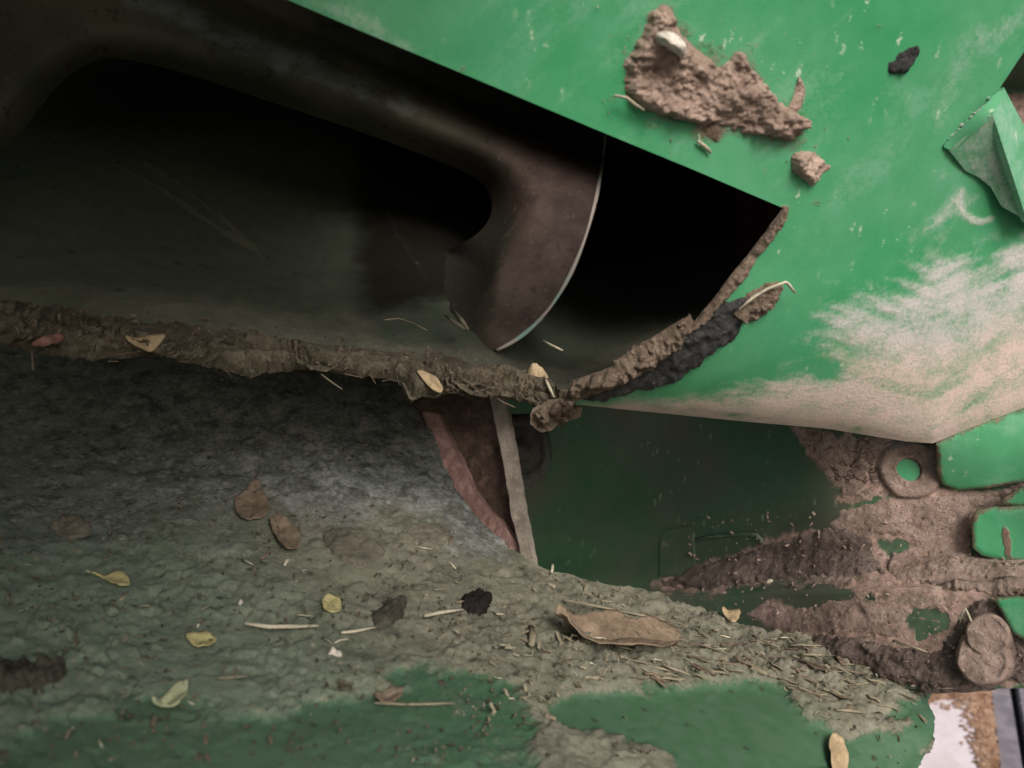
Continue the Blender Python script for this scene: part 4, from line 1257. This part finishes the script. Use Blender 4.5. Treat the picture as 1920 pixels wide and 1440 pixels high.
mud('mud_flake', [(95, 985), (125, 970), (165, 985), (172, 1012), (135, 1018), (105, 1008)], T, M['mud_flake'], 'grey mud flake above the leftmost yellow leaf', 'mud flake', h=.003, edge=10, rough=.3, step=3, seed=56)
mud('pebble', [(612, 1240), (620, 1232), (636, 1233), (640, 1243), (628, 1249)], T, M['white_bit'], 'small pale pebble under the straws on the trough', 'pebble', h=.006, edge=8, rough=.2, nscale=100, step=2.5, seed=44)
mud('pebble', [(440, 1145), (452, 1139), (456, 1144), (448, 1151)], T, M['white_bit'], 'tiny white pebble between the yellow leaves', 'pebble', h=.004, edge=6, rough=.2, nscale=100, step=2, seed=45)
mud('seed', [(990, 695), (1000, 690), (1020, 692), (1022, 702), (1005, 706), (992, 702)], up(d_ledge, .022), M['leaf_tan'], 'tan round seed at the junction of the mud ledge', 'seed', h=.008, edge=8, rough=.1, nscale=60, step=2, seed=46)
mud('snail_shell', [(1240, 70), (1258, 64), (1280, 78), (1288, 98), (1278, 110), (1266, 96), (1250, 88)], up(d_panel, .012), M['white_bit'], 'pale curved shell stuck on the large mud clump', 'shell', h=.006, edge=9, rough=.15, nscale=60, step=2, seed=47)

# loose chaff pieces one can count on the trough, biggest first, then the fine rest as one mass
def inside_trough(u, v):
    return bool(inpoly(np.array([u]), np.array([v]), C_OUT)[0])


cnt = 0
while cnt < 250:
    if cnt >= 150:
        u, v = random.uniform(1180, 1720), random.gauss(1265, 38)
        an = random.gauss(.3, .5 if cnt % 3 == 0 else .2)
    elif random.random() < .62:
        u, v = random.uniform(900, 1720), random.gauss(1235, 55)
        an = random.gauss(.22, .25)
    else:
        u, v = random.uniform(0, 1000), random.uniform(1020, 1430)
        an = random.gauss(0, .8)
    if not inside_trough(u, v) or bool(inpoly(np.array([u]), np.array([v]), G1)[0]) or not inside_trough(u, v - 14):
        continue
    L = random.uniform(10, 34) if cnt < 150 else random.uniform(14, 64)
    du, dv = L * math.cos(an), L * math.sin(an) * .7
    m = random.choice([M['straw_dull'], M['straw_dull'], M['leaf_brown'], M['straw'] if cnt < 150 else M['mud_crumb']])
    straw([(u - du / 2, v - dv / 2), (u + du / 2, v + dv / 2)], random.uniform(3, 9) * (1 if cnt < 150 else 1.8), T, m, 'loose scrap of straw and chaff strewn over the muddy lower trough', lift=random.uniform(-.001, .0022) + (.0005 if cnt >= 150 else 0), name='chaff_piece', cat='chaff', group='chaff pieces strewn over the lower trough', flat=.4)
    cnt += 1


def grit(name, count, sampler, surf, mat, label, smin, smax, lift=(.0005, .003), el=1.3):
    us, vs_ = sampler(count)
    count = len(us)
    base = on(surf, us, vs_, 0)
    nr = surf_normal(us, vs_, surf)
    bh = bed(surf, us, vs_)
    V, Fc = [], []
    for i in range(count):
        s_ = random.uniform(smin, smax) * (random.random() ** 1.5 + .35)
        c = base[i] + nr[i] * (bh[i] + random.uniform(*lift))
        a = rng.normal(size=3)
        b = np.cross(a, rng.normal(size=3))
        a *= s_ * random.uniform(.7, el) / np.linalg.norm(a)
        b *= s_ * .6 / np.linalg.norm(b)
        cc = np.cross(a, b)
        cc *= s_ * .4 / np.linalg.norm(cc)
        n0 = len(V)
        V += [c - a - b * .5, c + a * .9 - b, c + a + b * .7, c - a * .8 + b, c + cc, c - cc]
        for k in range(4):
            Fc.append((n0 + k, n0 + (k + 1) % 4, n0 + 4))
            Fc.append((n0 + (k + 1) % 4, n0 + k, n0 + 5))
    o = mesh_obj(name, V, Fc, mat, smooth=False)
    return tag(o, label, kind='stuff')


poly_c = C_OUT


def samp_tr(vlo, vhi, ulo=-60, uhi=1740):
    def f(n):
        u, v = rng.uniform(ulo, uhi, n * 3), rng.uniform(vlo, vhi, n * 3)
        cl_ = fbm(np.stack([u / 70, v / 38, 0 * u], -1), 150, 3)
        ok = (rng.random(n * 3) < .12 + 1.3 * np.clip(cl_ + .1, 0, 1)) & inpoly(u, v, C_OUT) & inpoly(u, v - 8, C_OUT) & (~inpoly(u, v, G1) | (rng.random(n * 3) < .04))
        return u[ok][:n], v[ok][:n]
    return f


grit('mud_crumbs', 2600, samp_tr(820, 1440), T, M['mud_grey'], 'grey mud crumbs scattered over the lower trough', .0006, .0019)
grit('chaff_crumbs', 900, samp_tr(1080, 1360, 850), T, M['straw_dull'], 'fine chaff in the heap along the trough rim', .0006, .0022, el=2.4)
grit('pale_flecks', 200, samp_tr(790, 1440), T, M['straw_dull'], 'pale flecks sprinkled on the lower trough', .0003, .0009)


def samp_led(n):
    u = rng.uniform(-60, 1070, n * 2)
    v = np.interp(u, [-60, 300, 600, 900, 1070], [600, 632, 662, 705, 752]) + rng.uniform(-36, 34, n * 2)
    ok = inpoly(u, v, np.array(LEDGE))
    return u[ok][:n], v[ok][:n]


grit('ledge_crumbs', 600, samp_led, up(d_ledge, .018), M['mud_crumb'], 'crumbs and fibres clinging to the mud ledge', .0006, .0018, (0, .004))


def samp_clump(n):
    u, v = rng.uniform(1120, 1600, n * 6), rng.uniform(-10, 400, n * 6)
    d = sd(u, v, CLUMP)
    ok = (d < 6) & (rng.random(n * 6) < np.exp(d / 28.0)) & ((v < 390 - .42 * (1470 - u)) | (u > 1475))
    return u[ok][:n], v[ok][:n]


grit('mud_splatter', 170, samp_clump, d_panel, M['mud_pink'], 'small mud crumbs spattered round the large clump on the green panel', .0002, .0008, (0, .0005), el=1.2)


def samp_wall(n):
    u, v = rng.uniform(1280, 1990, n * 3), rng.uniform(960, 1285, n * 3)
    return u[:n], v[:n]


grit('wall_crumbs', 900, samp_wall, up(d_wall, .002), M['mud_wall'], 'mud crumbs lying on the folds of the back wall', .0005, .0018, (0, .003))
fv, ff = [], []
for i in range(34):
    u = random.uniform(-50, 1065)
    v = np.interp(u, [-60, 300, 600, 760, 900, 1070], [652, 670, 696, 722, 738, 775]) - abs(random.gauss(0, 30)) + 8
    an = random.gauss(.25, .5) if random.random() < .75 else random.gauss(1.2, .4)
    L = random.uniform(8, 46)
    q = on(LD, [u, u + L * .5 * math.cos(an), u + L * math.cos(an)], [v, v + L * .5 * math.sin(an) + random.gauss(0, 2), v + L * math.sin(an)], random.uniform(-.004, .003))
    a_, b_ = tube(q, random.uniform(.0002, .0005), 4)
    ff += [tuple(k + len(fv) for k in f) for f in b_]
    fv += list(a_)
fo = mesh_obj('ledge_fibres', fv, ff, M['leaf_brown'])
tag(fo, 'root fibres and straw ends sticking out of the mud ledge', kind='stuff')
